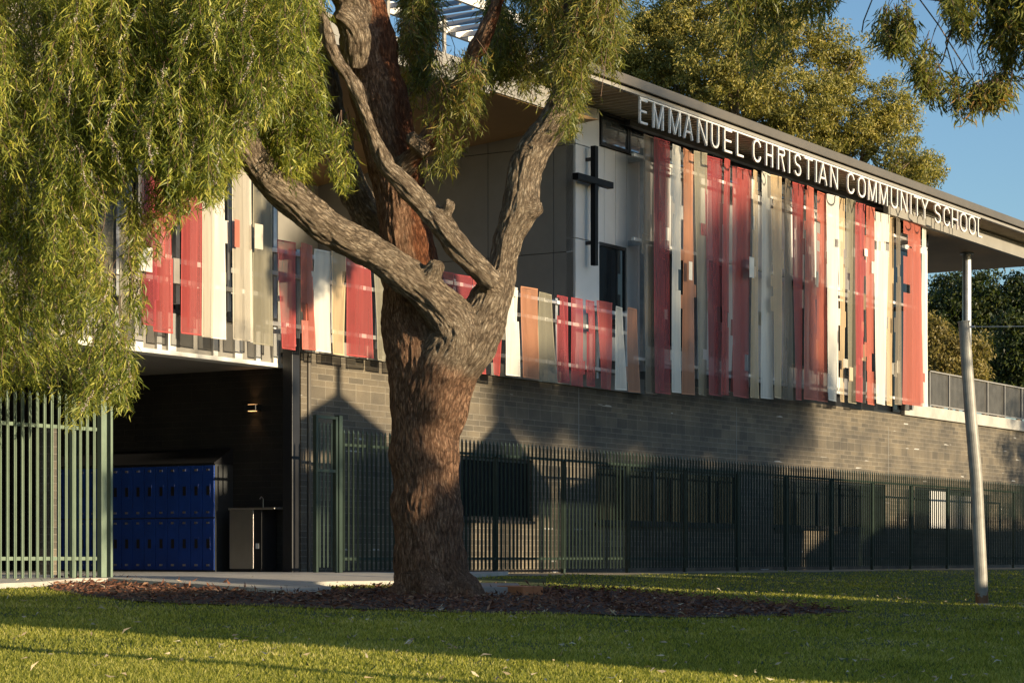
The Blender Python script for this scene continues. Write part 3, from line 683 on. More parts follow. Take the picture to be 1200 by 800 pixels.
# ---------------------------------------------------------------- fences
def bay(parent, ta, tb_, D, z0, z1, mat, sp=.117, zr=None, hw=.016):
    mb = MB(); n = max(1, round((tb_-ta)/sp)); zr = zr or (z0+.17, z1-.22)
    for k in range(n):
        x = ta+(k+.5)*(tb_-ta)/n; h = hw
        # angle-section pale with a pointed top
        zt = z1-.0+random.uniform(-.004, .004); a, b = x-h, x+h
        mb.hexa([(a,D-.012,z0),(b,D-.012,z0),(b,D+.004,z0),(a,D+.004,z0),(a,D-.012,zt-.035),(b,D-.012,zt-.035),(b,D+.004,zt-.035),(a,D+.004,zt-.035)])
        mb.hexa([(a,D-.0119,zt-.0349),(b,D-.0119,zt-.0349),(b,D+.0039,zt-.0349),(a,D+.0039,zt-.0349),(x-.004,D-.008,zt),(x+.004,D-.008,zt),(x+.004,D,zt),(x-.004,D,zt)])
        mb.box(x-.002, x+.002, D-.022, D-.0122, z0+.001, zt-.05)
    for z in zr: mb.box(ta, tb_, D+.0045, D+.045, z-.02, z+.02)
    return mb.build('picket_panel', mat, parent)
DF = 19.3
fpost = [397, 500, 585, 664.5, 740, 807, 869, 925.5, 978, 1026, 1071, 1113.6, 1153, 1191, 1228]
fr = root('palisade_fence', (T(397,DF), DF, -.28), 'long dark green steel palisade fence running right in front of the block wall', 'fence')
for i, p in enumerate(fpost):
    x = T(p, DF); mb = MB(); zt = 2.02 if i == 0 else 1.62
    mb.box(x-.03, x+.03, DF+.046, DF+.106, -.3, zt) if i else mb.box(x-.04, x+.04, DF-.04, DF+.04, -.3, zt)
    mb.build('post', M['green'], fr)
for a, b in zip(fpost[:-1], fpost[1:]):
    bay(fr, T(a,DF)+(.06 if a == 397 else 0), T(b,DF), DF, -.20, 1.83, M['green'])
gt = root('fence_gate', (T(371,DF), DF, -.24), 'narrow green gate frame standing at the left end of the dark palisade', 'gate')
mb = MB(); a, b = T(370,DF), T(393,DF)
for x in (a, b): mb.box(x-.025, x+.025, DF-.03, DF+.03, -.22, 2.0)
mb.box(a+.025, b-.025, DF-.025, DF+.025, 1.96, 1.999); mb.box(a+.025, b-.025, DF-.025, DF+.025, 1.2, 1.24); mb.build('frame', M['green'], gt)
mb = MB()
for k in range(4): x = a+(k+1)*(b-a)/5; mb.box(x-.014, x+.014, DF-.006, DF+.006, -.15, 1.9)
mb.build('bars', M['green'], gt)
DL = 18.05
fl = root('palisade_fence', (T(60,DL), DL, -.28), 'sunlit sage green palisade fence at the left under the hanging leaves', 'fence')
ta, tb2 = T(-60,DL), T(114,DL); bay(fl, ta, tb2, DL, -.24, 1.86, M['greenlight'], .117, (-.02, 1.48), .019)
for p, zt, wd in ((119.5, 1.92, .045), (128.5, 1.76, .018), (92, 1.80, .03), (-20, 1.7, .03)):
    x = T(p, DL); mb = MB(); off = 0 if wd != .03 else .08; mb.box(x-wd, x+wd, DL-.035+off, DL+.035+off, -.24, zt); mb.build('post', M['greenlight'], fl, bevel=.003)
# ---------------------------------------------------------------- passage things
LT = tc-.45
lk = root('locker_bank', (LT, 22, -.23), 'bank of blue lockers in two tiers inside the dark passage', 'lockers')
D0, D1 = px_t(251, LT)[1], px_t(251, LT)[1]+.232*15
mb = MB(); mb.box(LT+.02, tc, D0, D1, -.23, 1.40); mb.build('carcass', M['grey'], lk)
mb = MB(); mb.hexa([(LT+.0,D0,1.405),(tc,D0,1.405),(tc,D1,1.405),(LT,D1,1.405),(LT,D0,1.42),(tc,D0,1.66),(tc,D1,1.66),(LT,D1,1.42)]); mb.build('sloping_top', M['dark'], lk)
for r_ in range(2):
    for k in range(15):
        a = D0+.005+k*.232; z0 = -.20+r_*.80
        mb = MB(); mb.box(LT, LT+.018, a, a+.222, z0, z0+.78); mb.box(LT-.006, LT-.0005, a+.07, a+.15, z0+.3, z0+.5); dr = mb.build('locker_door', M['blue'], lk, bevel=.004)
        mb = MB(); mb.box(LT-.010, LT-.0065, a+.08, a+.14, z0+.33, z0+.47); mb.build('vent', M['dark'], dr)
        mb = MB()
        for z in (.06, .70): mb.box(LT-.02, LT-.001, a+.09, a+.135, z0+z, z0+z+.03)
        mb.build('latch', M['stainless'], dr)
bt = tc-.40
bb = root('drinking_trough', (bt, 21.2, -.23), 'stainless steel drinking trough beside the blue lockers', 'drinking fountain')
da, db = px_t(306, bt)[1], px_t(269, bt)[1]
mb = MB(); mb.box(bt, bt+.36, da+.15, db, -.18, .70); mb.build('cabinet', M['stainless'], bb, bevel=.006)
mb = MB(); mb.box(bt+.012, bt+.36, da, da+.148, -.18, .70); mb.build('shaded_side', M['dark'], bb, bevel=.004)  # shaded right side of the cabinet put in as a dark box
mb = MB(); mb.box(bt-.01, bt+.39, px_t(322,bt)[1], db+.02, .705, .735); mb.build('basin_top', M['stainless'], bb, bevel=.005)
mb = MB(); mb.box(bt+.02, bt+.34, da+.02, db-.02, -.225, -.181); mb.build('plinth', M['dark'], bb)
mb = MB(); mb.box(bt+.006, bt+.011, da+.05, da+.11, .12, .2); mb.build('notice', M['blind'], bb)
mb = MB(); mb.tube([(bt+.2, da+.12, .735), (bt+.2, da+.12, .87), (bt+.16, da+.12, .9), (bt+.12, da+.12, .87)], .008, 8); mb.build('spout', M['stainless'], bb)
tpz = px_t(322, tc, 615); mb = MB(); mb.tube([(tc, tpz[1], tpz[2]), (tc-.08, tpz[1], tpz[2]), (tc-.1, tpz[1], tpz[2]-.05)], .011, 8); mb.box(tc-.07, tc-.05, tpz[1]-.03, tpz[1]+.03, tpz[2]+.011, tpz[2]+.03)
tag(mb.build('wall_tap', M['stainless'], org=(tc, tpz[1], tpz[2])), 'small chrome tap on the dark passage wall', 'tap')
lz = px_t(299, tc, 478)
wl = root('wall_light', lz, 'lit black up and down light on the dark passage wall', 'lamp')
mb = MB(); mb.box(tc-.13, tc, lz[1]-.11, lz[1]+.11, lz[2]-.045, lz[2]+.045); mb.build('housing', M['dark'], wl, bevel=.005)
mb = MB(); mb.box(tc-.10, tc-.03, lz[1]-.06, lz[1]+.06, lz[2]-.052, lz[2]-.0455); mb.box(tc-.10, tc-.03, lz[1]-.06, lz[1]+.06, lz[2]+.0455, lz[2]+.052); mb.build('lens', M['lamp'], wl)
for s_ in (-1, 1):
    L = bpy.data.lights.new('wall_light_beam', 'SPOT'); L.energy = 1.0; L.color = (1, .5, .2); L.spot_size = math.radians(95); L.spot_blend = .9; L.shadow_soft_size = .02
    o = bpy.data.objects.new('wall_light_beam', L); COL.objects.link(o); o.location = fw(tc-.09, lz[1], lz[2]+s_*.065)
    o.rotation_euler = (0 if s_ < 0 else PI, 0, 0)
# ---------------------------------------------------------------- leaning pole
pb = hit(1151, 708); yb = pb.y
def pol(px, py): v = pw(px, py, yb); return (v.x, v.y, v.z)
pr = root('shade_pole', tuple(pb), 'leaning grey steel shade sail pole with rusty foot on the lawn', 'pole', 'W')
mb = MB(); mb.tube([(pb.x, pb.y, pb.z-.1), tuple(pb), pol(1144, 560), pol(1137, 480), pol(1129.5, 378)], [.078, .078, .075, .072, .066], 20); mb.build('shaft', M['pole'], pr, smooth=False)
tp = pol(1129.5, 378)
mb = MB(); mb.tube([tp, (tp[0]-.002, tp[1], tp[2]+.02)], .074, 20); mb.build('cap', M['pole'], pr)
mb = MB(); mb.tube([(pb.x, pb.y, pb.z-.05), (pb.x, pb.y, pb.z+.015)], .14, 20); mb.build('footing', M['conc'], pr)
mb = MB(); a = Vector(tp); mb.tube([(a.x+.06, a.y, a.z-.05), (a.x+.13, a.y, a.z-.05)], .012, 8); mb.tube([(a.x+.13, a.y, a.z-.05), (a.x+6, a.y-2.5, a.z-.25)], .006, 6); mb.build('cable', M['steel'], pr)
# ---------------------------------------------------------------- big tree
SKEL = [  # lists of (px, py, distance, radius px)
 [(512,712,25.0,64),(511,697,25.0,57),(507,680,25.0,47),(504,640,25.0,42),(501,590,25.0,41),(498,540,25.0,40),(495,490,25.0,40),(496,450,25.0,42),(498,415,25.0,46),(490,385,25.1,43),(484,340,25.2,38),(477,290,25.3,33),(472,240,25.4,30),(462,190,25.5,30),(448,130,25.6,32),(438,80,25.7,31),(428,30,25.8,28),(415,-40,26,24),(400,-130,26,18)],
 [(500,560,25.05,28),(502,500,24.97,31),(508,455,24.88,36),(518,420,24.8,38),(533,385,24.65,30),(505,348,24.5,23),(470,318,24.4,22),(428,292,24.3,21),(387,268,24.1,20.5),(347,236,23.9,20.5),(315,206,23.8,20),(288,168,23.7,18),(270,120,23.6,17),(255,50,23.5,14),(240,-40,23.4,10)],
 [(480,345,25.6,24),(455,290,25.9,21),(430,250,26.1,19),(408,205,26.2,19),(396,160,26.3,17),(385,100,26.4,14),(365,20,26.5,10)],
 [(505,580,25.0,28),(508,520,24.97,29),(517,470,24.93,31),(532,430,24.9,33),(556,395,24.8,33),(575,350,24.7,24),(588,312,24.7,18.5),(596,278,24.7,19),(609,242,24.7,22.5),(616,205,24.7,20.5),(629,170,24.7,19),(650,132,24.6,17),(662,95,24.6,14),(669,60,24.6,14),(670,10,24.5,12),(664,-50,24.5,9)],
 [(578,335,24.5,14),(545,303,24.35,15),(520,268,24.3,15),(500,245,24.3,14),(472,215,24.2,12),(452,195,24.2,10),(440,165,24.2,9),(428,130,24.1,8.5),(412,95,24.1,8),(390,65,24.0,7),(381,30,24.1,6.5),(372,-20,24.3,5)],
 [(462,205,25.3,12),(482,185,25.1,12),(500,165,25.0,10),(518,135,24.9,8),(538,100,24.8,8),(556,65,24.7,9),(568,40,24.6,10),(585,-10,24.5,9)],
 [(500,178,24.95,9),(486,166,24.9,9),(481,161,24.85,8)],
 [(598,248,24.7,14),(622,246,24.6,12),(634,240,24.55,6)],
 [(503,324,24.4,13),(511,312,24.33,11),(514,305,24.3,8)],
 [(520,262,24.3,10),(524,248,24.25,8),(528,238,24.2,7)],
 [(420,20,25.3,20),(408,-5,24.9,20),(395,-40,24.6,16)],
 [(416,75,25.3,14),(414,30,25.0,18),(395,10,24.9,18)],
 [(480,690,24.9,20),(462,700,24.7,10),(450,704,24.6,3)],[(535,690,24.8,22),(552,700,24.6,12),(566,703,24.5,4)],[(505,690,24.7,24),(505,703,24.4,12),(503,709,24.2,3)],
]
BT = root('weeping_tree', tuple(hit(510, 697)), 'massive forked gum tree with rough bark and hanging leaves before the school', 'tree', 'W')
def subdiv(pts, k=5):
    out = []; n = len(pts)
    for i in range(n-1):
        p0, p1, p2_, p3 = pts[max(i-1,0)], pts[i], pts[i+1], pts[min(i+2,n-1)]
        for j in range(k):
            t = j/k
            out.append(tuple(.5*((2*b)+(-a+c)*t+(2*a-5*b+4*c-d)*t*t+(-a+3*b-3*c+d)*t**3) for a, b, c, d in zip(p0, p1, p2_, p3)))
    out.append(pts[-1]); return out
def trunk_mesh():
    mb = MB(); CP = []; CT_ = []; CA = []; CB = []; CL = []
    for li, limb in enumerate(SKEL):
        q = subdiv(limb, 4); pts = []; rad = []
        for i, (x, y, d, r) in enumerate(q):
            v = pw(x, y, d); w_ = noise.noise_vector(Vector((v.x*1.4, v.y*1.4, v.z*1.4+li)))*.03
            pts.append(v+w_); rad.append(r/F*d*(1+.10*noise.noise(Vector((v.x*3, v.y*3, v.z*3)))))
        mb.tube(pts, rad, 20); prev = None; L_ = 0
        for i, p in enumerate(pts):
            d = (pts[min(i+1, len(pts)-1)]-pts[max(i-1, 0)]).normalized()
            a = d.cross(Vector((.3, 1, .1))).normalized() if prev is None else (prev-d*prev.dot(d)).normalized()
            prev = a; L_ += (p-pts[i-1]).length if i else 0
            CP.append(p); CT_.append(d); CA.append(a); CB.append(d.cross(a)); CL.append((L_+li*3.7, rad[i], .5 if (li == 0 and p.z <= 2.9) or p.z < 2.15 else 1.0 if (li == 0 and p.z > 2.9) or (li == 5 and i > 3) else 0.0))
    me = bpy.data.meshes.new('t'); me.from_pydata(mb.v, [], mb.f); o = bpy.data.objects.new('t', me); COL.objects.link(o)
    r = o.modifiers.new('r', 'REMESH'); r.mode = 'VOXEL'; r.voxel_size = .015
    s = o.modifiers.new('s', 'SMOOTH'); s.iterations = 14; s.factor = .7
    dg = bpy.context.evaluated_depsgraph_get(); m2 = bpy.data.meshes.new_from_object(o.evaluated_get(dg))
    n = len(m2.vertices); V = np.empty(n*3, np.float32); m2.vertices.foreach_get('co', V); V = V.reshape(-1, 3)
    Nn = np.empty(n*3, np.float32); m2.vertices.foreach_get('normal', Nn); Nn = Nn.reshape(-1, 3)
    nf = len(m2.polygons); Lp = np.empty(nf*4, np.int32); m2.loops.foreach_get('vertex_index', Lp)
    bpy.data.objects.remove(o)
    CP, CT_, CA, CB, CL = (np.array([tuple(q) for q in x], np.float32) for x in (CP, CT_, CA, CB, CL))
    U = np.empty((n, 3), np.float32); PE_ = np.zeros(n, np.float32); WM_ = np.zeros(n, np.float32)
    for a in range(0, n, 20000):
        P = V[a:a+20000]; dd_ = ((P[:, None, :]-CP[None])**2).sum(2)-(CL[:, 1]**2)[None]; k = dd_.argmin(1)
        R = P-CP[k]; al = (R*CT_[k]).sum(1)
        PE_[a:a+20000] = (CL[k, 2] > .9)*np.clip((R*CA[k]).sum(1)*0+(R[:, 0])/CL[k, 1]*.8+.55, 0, 1)
        WM_[a:a+20000] = (CL[k, 2] > .4)*.85
        U[a:a+20000] = np.stack([(R*CA[k]).sum(1), (R*CB[k]).sum(1), (CL[k, 0]+al)*.20], 1)
    disp = np.empty(n)
    for i in range(n):
        x, y, z = (float(c) for c in U[i])
        wv = noise.noise(Vector((x*2, y*2, z*7)))*.06
        a = noise.noise(Vector((x*13+wv*13, y*13, z*9)))
        b = noise.noise(Vector((x*34, y*34+wv*30, z*34)))
        c = noise.noise(Vector(tuple(float(q)*2.6 for q in V[i])))
        d = noise.noise(Vector(tuple(float(q)*7 for q in V[i])))
        disp[i] = -.014*max(0, 1-abs(a)*6)+.013*b+.030*c+.014*d
    V = V+Nn*disp[:, None]
    ed = np.concatenate([Lp.reshape(-1, 4)[:, [0, 1]], Lp.reshape(-1, 4)[:, [1, 2]]])
    for _ in range(25):
        acc = np.zeros(n); cnt = np.zeros(n); np.add.at(acc, ed[:, 0], WM_[ed[:, 1]]); np.add.at(cnt, ed[:, 0], 1); np.add.at(acc, ed[:, 1], WM_[ed[:, 0]]); np.add.at(cnt, ed[:, 1], 1)
        WM_ = acc/np.maximum(cnt, 1)
    return V.astype(float), Lp.reshape(-1, 4), U, PE_, WM_.astype(np.float32)
V, Fc, U, PE_, WM_ = trunk_mesh(); o = np_mesh('trunk', V, Fc, M['gumbark'], BT, smooth=True)
if len(o.data.vertices) == len(U):
    at = o.data.attributes.new('bark_co', 'FLOAT_VECTOR', 'POINT'); at.data.foreach_set('vector', U.ravel())
    at = o.data.attributes.new('peeled', 'FLOAT', 'POINT'); at.data.foreach_set('value', PE_)
    at = o.data.attributes.new('warm', 'FLOAT', 'POINT'); at.data.foreach_set('value', WM_)
print('trunk verts', len(V))
def hang(strands, polys, leafmat, parent, name='foliage', Lr=(.07, .17), Wr=(.008, .017), step=.022, pods=False, spread=.7, lit=1.0):
    """strands: list of (px, py, dist, length). Leaves hang along each strand; those outside the crown outline are dropped"""
    n = len(strands); S_ = np.array(strands)
    C = []; Dr = []; P0 = []
    tw = MB(); pd = []
    for (px, py, dist, ln) in strands:
        p = pw(px, py, dist); k = int(ln/step); az = random.uniform(0, 2*PI); out = random.uniform(.0, .9)
        dirv = Vector((math.cos(az)*out, math.sin(az)*out, -1)).normalized(); cur = p.copy(); path = [p.copy()]
        q = []
        for i in range(k):
            dirv = (dirv+Vector((random.gauss(0, .13), random.gauss(0, .13), -.05))).normalized(); cur = cur+dirv*step; q.append((tuple(cur), tuple(dirv)))
            if i % 6 == 5: path.append(cur.copy())
        X = [HX+F*c[0][0]/c[0][1] for c in q]; Y = [HY-F*c[0][2]/c[0][1] for c in q]
        if not q: continue
        ok = np.zeros(len(q), bool)
        for pl in polys: ok |= inpoly(np.array(X)+random.uniform(-7, 7), np.array(Y)+random.uniform(-12, 12), pl)
        kk = [i for i in range(len(q)) if ok[i]]
        if len(kk) < 3: continue
        C += [q[i][0] for i in kk]; Dr += [q[i][1] for i in kk]
        pp = [p_ for j, p_ in enumerate(path) if j*6 <= kk[-1]+2 and j*6 >= kk[0]-6]
        if len(pp) > 1: tw.tube(pp, [.004]*len(pp), 4, False)
        if pods and random.random() < .4:
            i0 = random.choice(kk); pd += [q[i][0] for i in range(i0, min(i0+random.randint(8, 22), len(q))) if ok[i]]
    C = np.array(C); Dr = np.array(Dr); rep = 3; C = np.repeat(C, rep, 0); Dr = np.repeat(Dr, rep, 0); n = len(C)
    C = C+RNG.normal(size=(n, 3))*.035
    Dr = unit(Dr+np.stack([RNG.normal(size=n)*spread, RNG.normal(size=n)*spread, RNG.normal(size=n)*.25-.1], 1))
    V, Fc = leaves(C, Dr, RNG.uniform(*Lr, n), RNG.uniform(*Wr, n), .45)
    fo = np_mesh(name, V, Fc, leafmat, parent)
    if tw.v: tw.build('twigs', M['twig'], parent)['kind'] = 'stuff'
    if pd:
        pd = np.array(pd); pd = np.repeat(pd, 3, 0)+RNG.normal(size=(len(pd)*3, 3))*.010; m = len(pd)
        r = RNG.uniform(.005, .010, m)[:, None]; o6 = np.array([[1,0,0],[0,1,0],[-1,0,0],[0,-1,0],[0,0,1],[0,0,-1]])
        Vp = (pd[:, None, :]+o6[None]*r[:, None, :]).reshape(-1, 3); tri = np.array([[0,1,4],[1,2,4],[2,3,4],[3,0,4],[1,0,5],[2,1,5],[3,2,5],[0,3,5]])
        Fp = (np.arange(m)[:, None, None]*6+tri[None]).reshape(-1, 3); np_mesh('seed_capsules', Vp, Fp, M['pod'], parent)['kind'] = 'stuff'
    print(name, 'leaves', n)
def strands_in(poly, n, dist, ln, up=80):
    cl = [(random.uniform(-60, 1260), random.uniform(-140, 480)) for _ in range(170)]
    xs = [p[0] for p in poly]; ys = [p[1] for p in poly]; out = []
    while len(out) < n:
        x = random.uniform(min(xs), max(xs)); y = random.uniform(min(ys)-up, max(ys))
        if inpoly(np.array([x]), np.array([max(y, min(ys)+1)]), poly)[0] or inpoly(np.array([x]), np.array([y+up]), poly)[0]:
            if n > 90 and random.random() < .6:      # twigs hang in clusters
                c = min(cl, key=lambda c: (c[0]-x)**2+(c[1]-y)**2); x += (c[0]-x)*.55; y += (c[1]-y)*.55
            out.append((x, y, random.uniform(*dist), random.uniform(*ln)))
    return out
PA = [(-60,-60),(380,-60),(372,10),(362,60),(345,100),(318,130),(290,150),(282,175),(262,210),(248,235),(228,215),(215,235),(200,230),(190,212),(165,175),(152,205),(142,222),(122,226),(112,250),(116,300),(128,340),(150,378),(168,410),(164,440),(150,468),(138,470),(115,455),(100,480),(88,492),(70,470),(50,455),(20,450),(-60,450)]
PA2 = [(150,220),(170,240),(180,265),(192,300),(186,310),(170,280),(160,300),(170,340),(162,378),(150,360),(148,300),(140,240)]
PA3 = [(165,175),(200,150),(250,150),(255,215),(235,225),(212,250),(196,270),(185,250),(172,240)]
PB = [(300,-60),(388,-60),(380,30),(384,90),(385,140),(410,140),(412,190),(402,225),(392,200),(388,170),(372,160),(365,180),(350,215),(340,190),(322,200),(310,180),(300,150)]
PC = [(474,-60),(515,-60),(514,30),(506,60),(500,95),(488,100),(480,120),(474,60)]
PD = [(520,70),(556,60),(562,110),(556,150),(540,185),(522,200),(500,205),(492,190),(510,160),(500,140),(520,115)]
PE = [(560,-60),(725,-60),(722,20),(726,60),(700,50),(690,60),(686,95),(698,120),(690,135),(676,112),(668,150),(655,150),(640,105),(620,110),(600,95),(580,90),(565,95),(556,80),(576,50)]
PE2 = [(690,-60),(730,-60),(728,30),(722,75),(714,92),(706,60),(694,40)]
st = strands_in(PA, 1300, (21.8, 24.6), (.4, 1.4))
hang(st, [PA], M['leafA'], BT, 'foliage', pods=True)
st = strands_in([(90,-60),(290,-60),(285,110),(262,190),(190,190),(150,150),(90,160)], 420, (22.6, 25.2), (.4, 1.2))
hang(st, [PA], M['leafA'], BT, 'foliage', pods=True)
st = strands_in(PA2, 26, (22.5, 23.5), (.3, .9), 30)+strands_in(PA3, 60, (22.5, 24), (.3, .8), 30)
hang(st, [PA2, PA3], M['leafA'], BT, 'foliage', pods=True)
st = strands_in(PB, 560, (23.6, 26), (.4, 1.1))
hang(st, [PB], M['leafA'], BT, 'foliage', pods=False)
st = strands_in(PC, 260, (25.8, 27), (.4, .9), 40)+strands_in(PD, 95, (24.0, 25.2), (.25, .7), 30)+strands_in(PE, 460, (25.1, 26.5), (.4, .9))+strands_in([(640,-60),(725,-60),(722,60),(686,95),(668,150),(650,140)], 150, (23.9, 24.5), (.4, .9))+strands_in(PE2, 40, (24, 25), (.3, .7), 40)
hang(st, [PC, PD, PE, PE2], M['leafB'], BT, 'foliage')
# ---------------------------------------------------------------- generic crown trees
def crown(parent, blobs, n_cl, per, leafmat, L=(.12, .22), W=(.04, .07), rc=.5, droop=.4, name='crown'):
    """blobs: (x, y, z, rx, ry, rz) world ellipsoids; leaf clumps are spread through their outer volume"""
    bl = np.array(blobs, float); vol = bl[:, 3]*bl[:, 5]*np.sqrt(bl[:, 4]); pr = vol/vol.sum()
    k = RNG.choice(len(bl), n_cl, p=pr); d = unit(RNG.normal(size=(n_cl, 3))); r = RNG.random(n_cl)**.33*RNG.uniform(.75, 1.08, n_cl)
    C = bl[k, :3]+d*bl[k, 3:6]*r[:, None]; C = np.repeat(C, per, 0); n = len(C)
    s = np.repeat(RNG.uniform(.5, 1.2, n_cl), per)[:, None]*rc
    C = C+unit(RNG.normal(size=(n, 3)))*s*(RNG.random(n)[:, None]**.5)*np.array([1, 1, .7])
    Dr = unit(RNG.normal(size=(n, 3))+np.array([0, 0, -droop*2]))
    V, Fc = leaves(C, Dr, RNG.uniform(*L, n), RNG.uniform(*W, n), .3)
    return np_mesh(name, V, Fc, leafmat, parent)
def tree(name, label, cat, base, blobs, n_cl, per, mat, tr, group=None, **kw):
    r = root(name, base, label, cat, 'W', group); mb = MB(); b = Vector(base)
    cs = [Vector(q[:3]) for q in blobs]; top = sum(cs, Vector())/len(cs)
    fork = b.lerp(top, .45); fork.x = b.x*.7+top.x*.3; fork.y = b.y*.7+top.y*.3
    mb.tube([tuple(b-Vector((0,0,.2))), tuple(b.lerp(fork, .5)+Vector((.1, 0, 0))), tuple(fork)], [tr, tr*.8, tr*.65], 10)
    for c in cs:
        m = fork.lerp(c, .5)+Vector((random.uniform(-.3, .3), random.uniform(-.3, .3), random.uniform(0, .4)))
        mb.tube([tuple(fork), tuple(m), tuple(c)], [tr*.5, tr*.3, tr*.1], 7)
        for _ in range(4):
            e = c+Vector((random.gauss(0, 1), random.gauss(0, 1), random.gauss(.3, .8))).normalized()*random.uniform(.4, .8)*(blobs[cs.index(c)][5]); mb.tube([tuple(m.lerp(c, random.uniform(.3, 1))), tuple(e)], [tr*.14, tr*.05], 5)
    mb.build('trunk', M['bark'], r, smooth=True); crown(r, blobs, n_cl, per, mat, **kw); return r
def pb_(px, py, d, rpx, rpy=None, ry=None):
    p = pw(px, py, d); return (p.x, p.y, p.z, rpx/F*d, ry or rpx/F*d*.9, (rpy or rpx)/F*d)
dd = 78
bl = [pb_(760,60,dd,60,50),pb_(800,20,dd,70,45),pb_(850,80,dd-2,65,60),pb_(900,40,dd,70,50),pb_(930,120,dd-1,70,45),pb_(980,80,dd,45,55),pb_(1000,150,dd,55,40),pb_(1060,190,dd-1,42,30),pb_(1040,130,dd,40,42),pb_(720,100,dd+1,45,60),pb_(960,170,dd,50,35),pb_(870,130,dd,60,45),pb_(1080,200,dd,30,22),pb_(780,110,dd,60,45)]
tree('gum_tree', 'big olive leaved gum tree rising behind the school roof', 'tree', (9, dd, -.28), bl, 2050, 80, M['leafC'], .45, rc=.40, L=(.09, .17), W=(.032, .055))
bl = [pb_(1110,380,92,50,45),pb_(1150,360,92,45,50),pb_(1190,380,92,45,55),pb_(1215,360,92,50,50),pb_(1130,420,91,60,40),pb_(1190,430,91,60,40)]
tree('dense_tree', 'dark dense tree seen under the terrace roof behind the column', 'tree', (19.5, 92, -.28), bl, 900, 45, M['leafD'], .35, rc=.6, L=(.14, .24), W=(.06, .1))
bl = [pb_(1200,420,84,32,50),pb_(1185,380,84,14,25),pb_(1175,430,84,20,22)]
tree('dense_tree', 'dark tree with yellow green tips at the right edge above the balustrade', 'tree', (19.3, 84, -.28), bl, 200, 40, M['leafD'], .2, rc=.5, L=(.14, .22), W=(.06, .1))
bl = [pb_(1110,412,74,26,26),pb_(1140,415,74,22,28),pb_(1092,395,74,16,30),pb_(1120,440,74,40,22)]
tree('golden_shrub', 'golden brown bushy tree just behind the terrace balustrade', 'tree', (14.5, 74, -.28), bl, 330, 40, M['leafE'], .15, rc=.4, L=(.10, .18), W=(.04, .06))
bl = [pb_(1100,345,100,20,32),pb_(1120,340,100,20,30),pb_(1085,400,100,30,50),pb_(1060,420,100,40,50)]
tree('conifer_tree', 'dark pointed tree behind the far end of the building', 'tree', (19, 100, -.28), bl, 300, 45, M['leafD'], .3, rc=.6, L=(.14, .24), W=(.06, .1))
# overhanging tree at the right: trunk stands outside the picture
OT = root('overhanging_gum', (13, 27.5, -.5), 'gum branches hanging down into the top right corner of the sky', 'tree', 'W')
mb = MB()
def pth(L_): return [tuple(pw(x, y, d*1.25)) for x, y, d in L_]
mb.tube([(13,27.5,-.8),(12.8,27.5,3),(12.2,27.7,6.5),(10.6,28,9.5)], [.32,.28,.24,.18], 12)
mb.tube([(10.6,28,9.5)]+pth([(1330,-90,22),(1200,-30,22),(1110,0,21.8),(1075,-4,21.7),(1050,-8,21.6)]), [.18,.1,.06,.035,.028,.018], 8)
mb.tube([(10.6,28,9.5)]+pth([(1250,-60,22.4),(1100,-90,22.6),(980,-60,22.6),(900,-40,22.6)]), [.15,.09,.06,.04,.02], 8)
for q in ([(1075,-4,21.7),(1100,30,21.7),(1125,70,21.7),(1150,110,21.7),(1180,100,21.7)],[(1110,0,21.8),(1118,25,21.8),(1105,70,21.8),(1095,85,21.8)],[(1200,-30,22),(1160,30,22),(1145,60,22),(1155,90,22)],
          [(1050,-8,21.6),(1060,5,21.6),(1055,30,21.6)],[(1020,-60,22.6),(1024,-5,22.6),(1012,25,22.6),(1010,38,22.6)],[(1125,10,21.8),(1108,50,21.8),(1118,85,21.8),(1112,100,21.8)]):
    mb.tube(pth(q), [.009]*len(q), 5)
mb.build('trunk', M['bark'], OT, smooth=True)
PH = [(1100,-60),(1260,-60),(1260,75),(1190,70),(1175,82),(1158,62),(1148,40),(1120,35),(1110,10)]
PH2 = [(1045,8),(1070,8),(1072,40),(1060,60),(1046,55),(1030,50),(1026,38)]
PH3 = [(1068,52),(1090,60),(1100,85),(1118,88),(1135,100),(1150,92),(1178,90),(1195,98),(1188,112),(1176,125),(1160,118),(1140,128),(1120,132),(1100,118),(1085,105),(1070,85)]
PG = [(850,-60),(960,-60),(985,-20),(960,20),(935,12),(922,40),(905,70),(893,100),(875,80),(862,40),(850,20)]
st = strands_in(PH, 640, (21.4, 22.4), (.3, .7), 40)+strands_in(PH2, 80, (21.5, 21.8), (.25, .5), 20)+strands_in(PH3, 150, (21.5, 21.9), (.2, .42), 22)+strands_in(PG, 170, (22.3, 22.9), (.3, .7), 40)
st = [(x, y, d*1.25, l*1.2) for x, y, d, l in st]
hang(st, [PH, PH2, PH3, PG], M['leafB'], OT, 'foliage', Lr=(.10, .19), Wr=(.014, .027), step=.036)
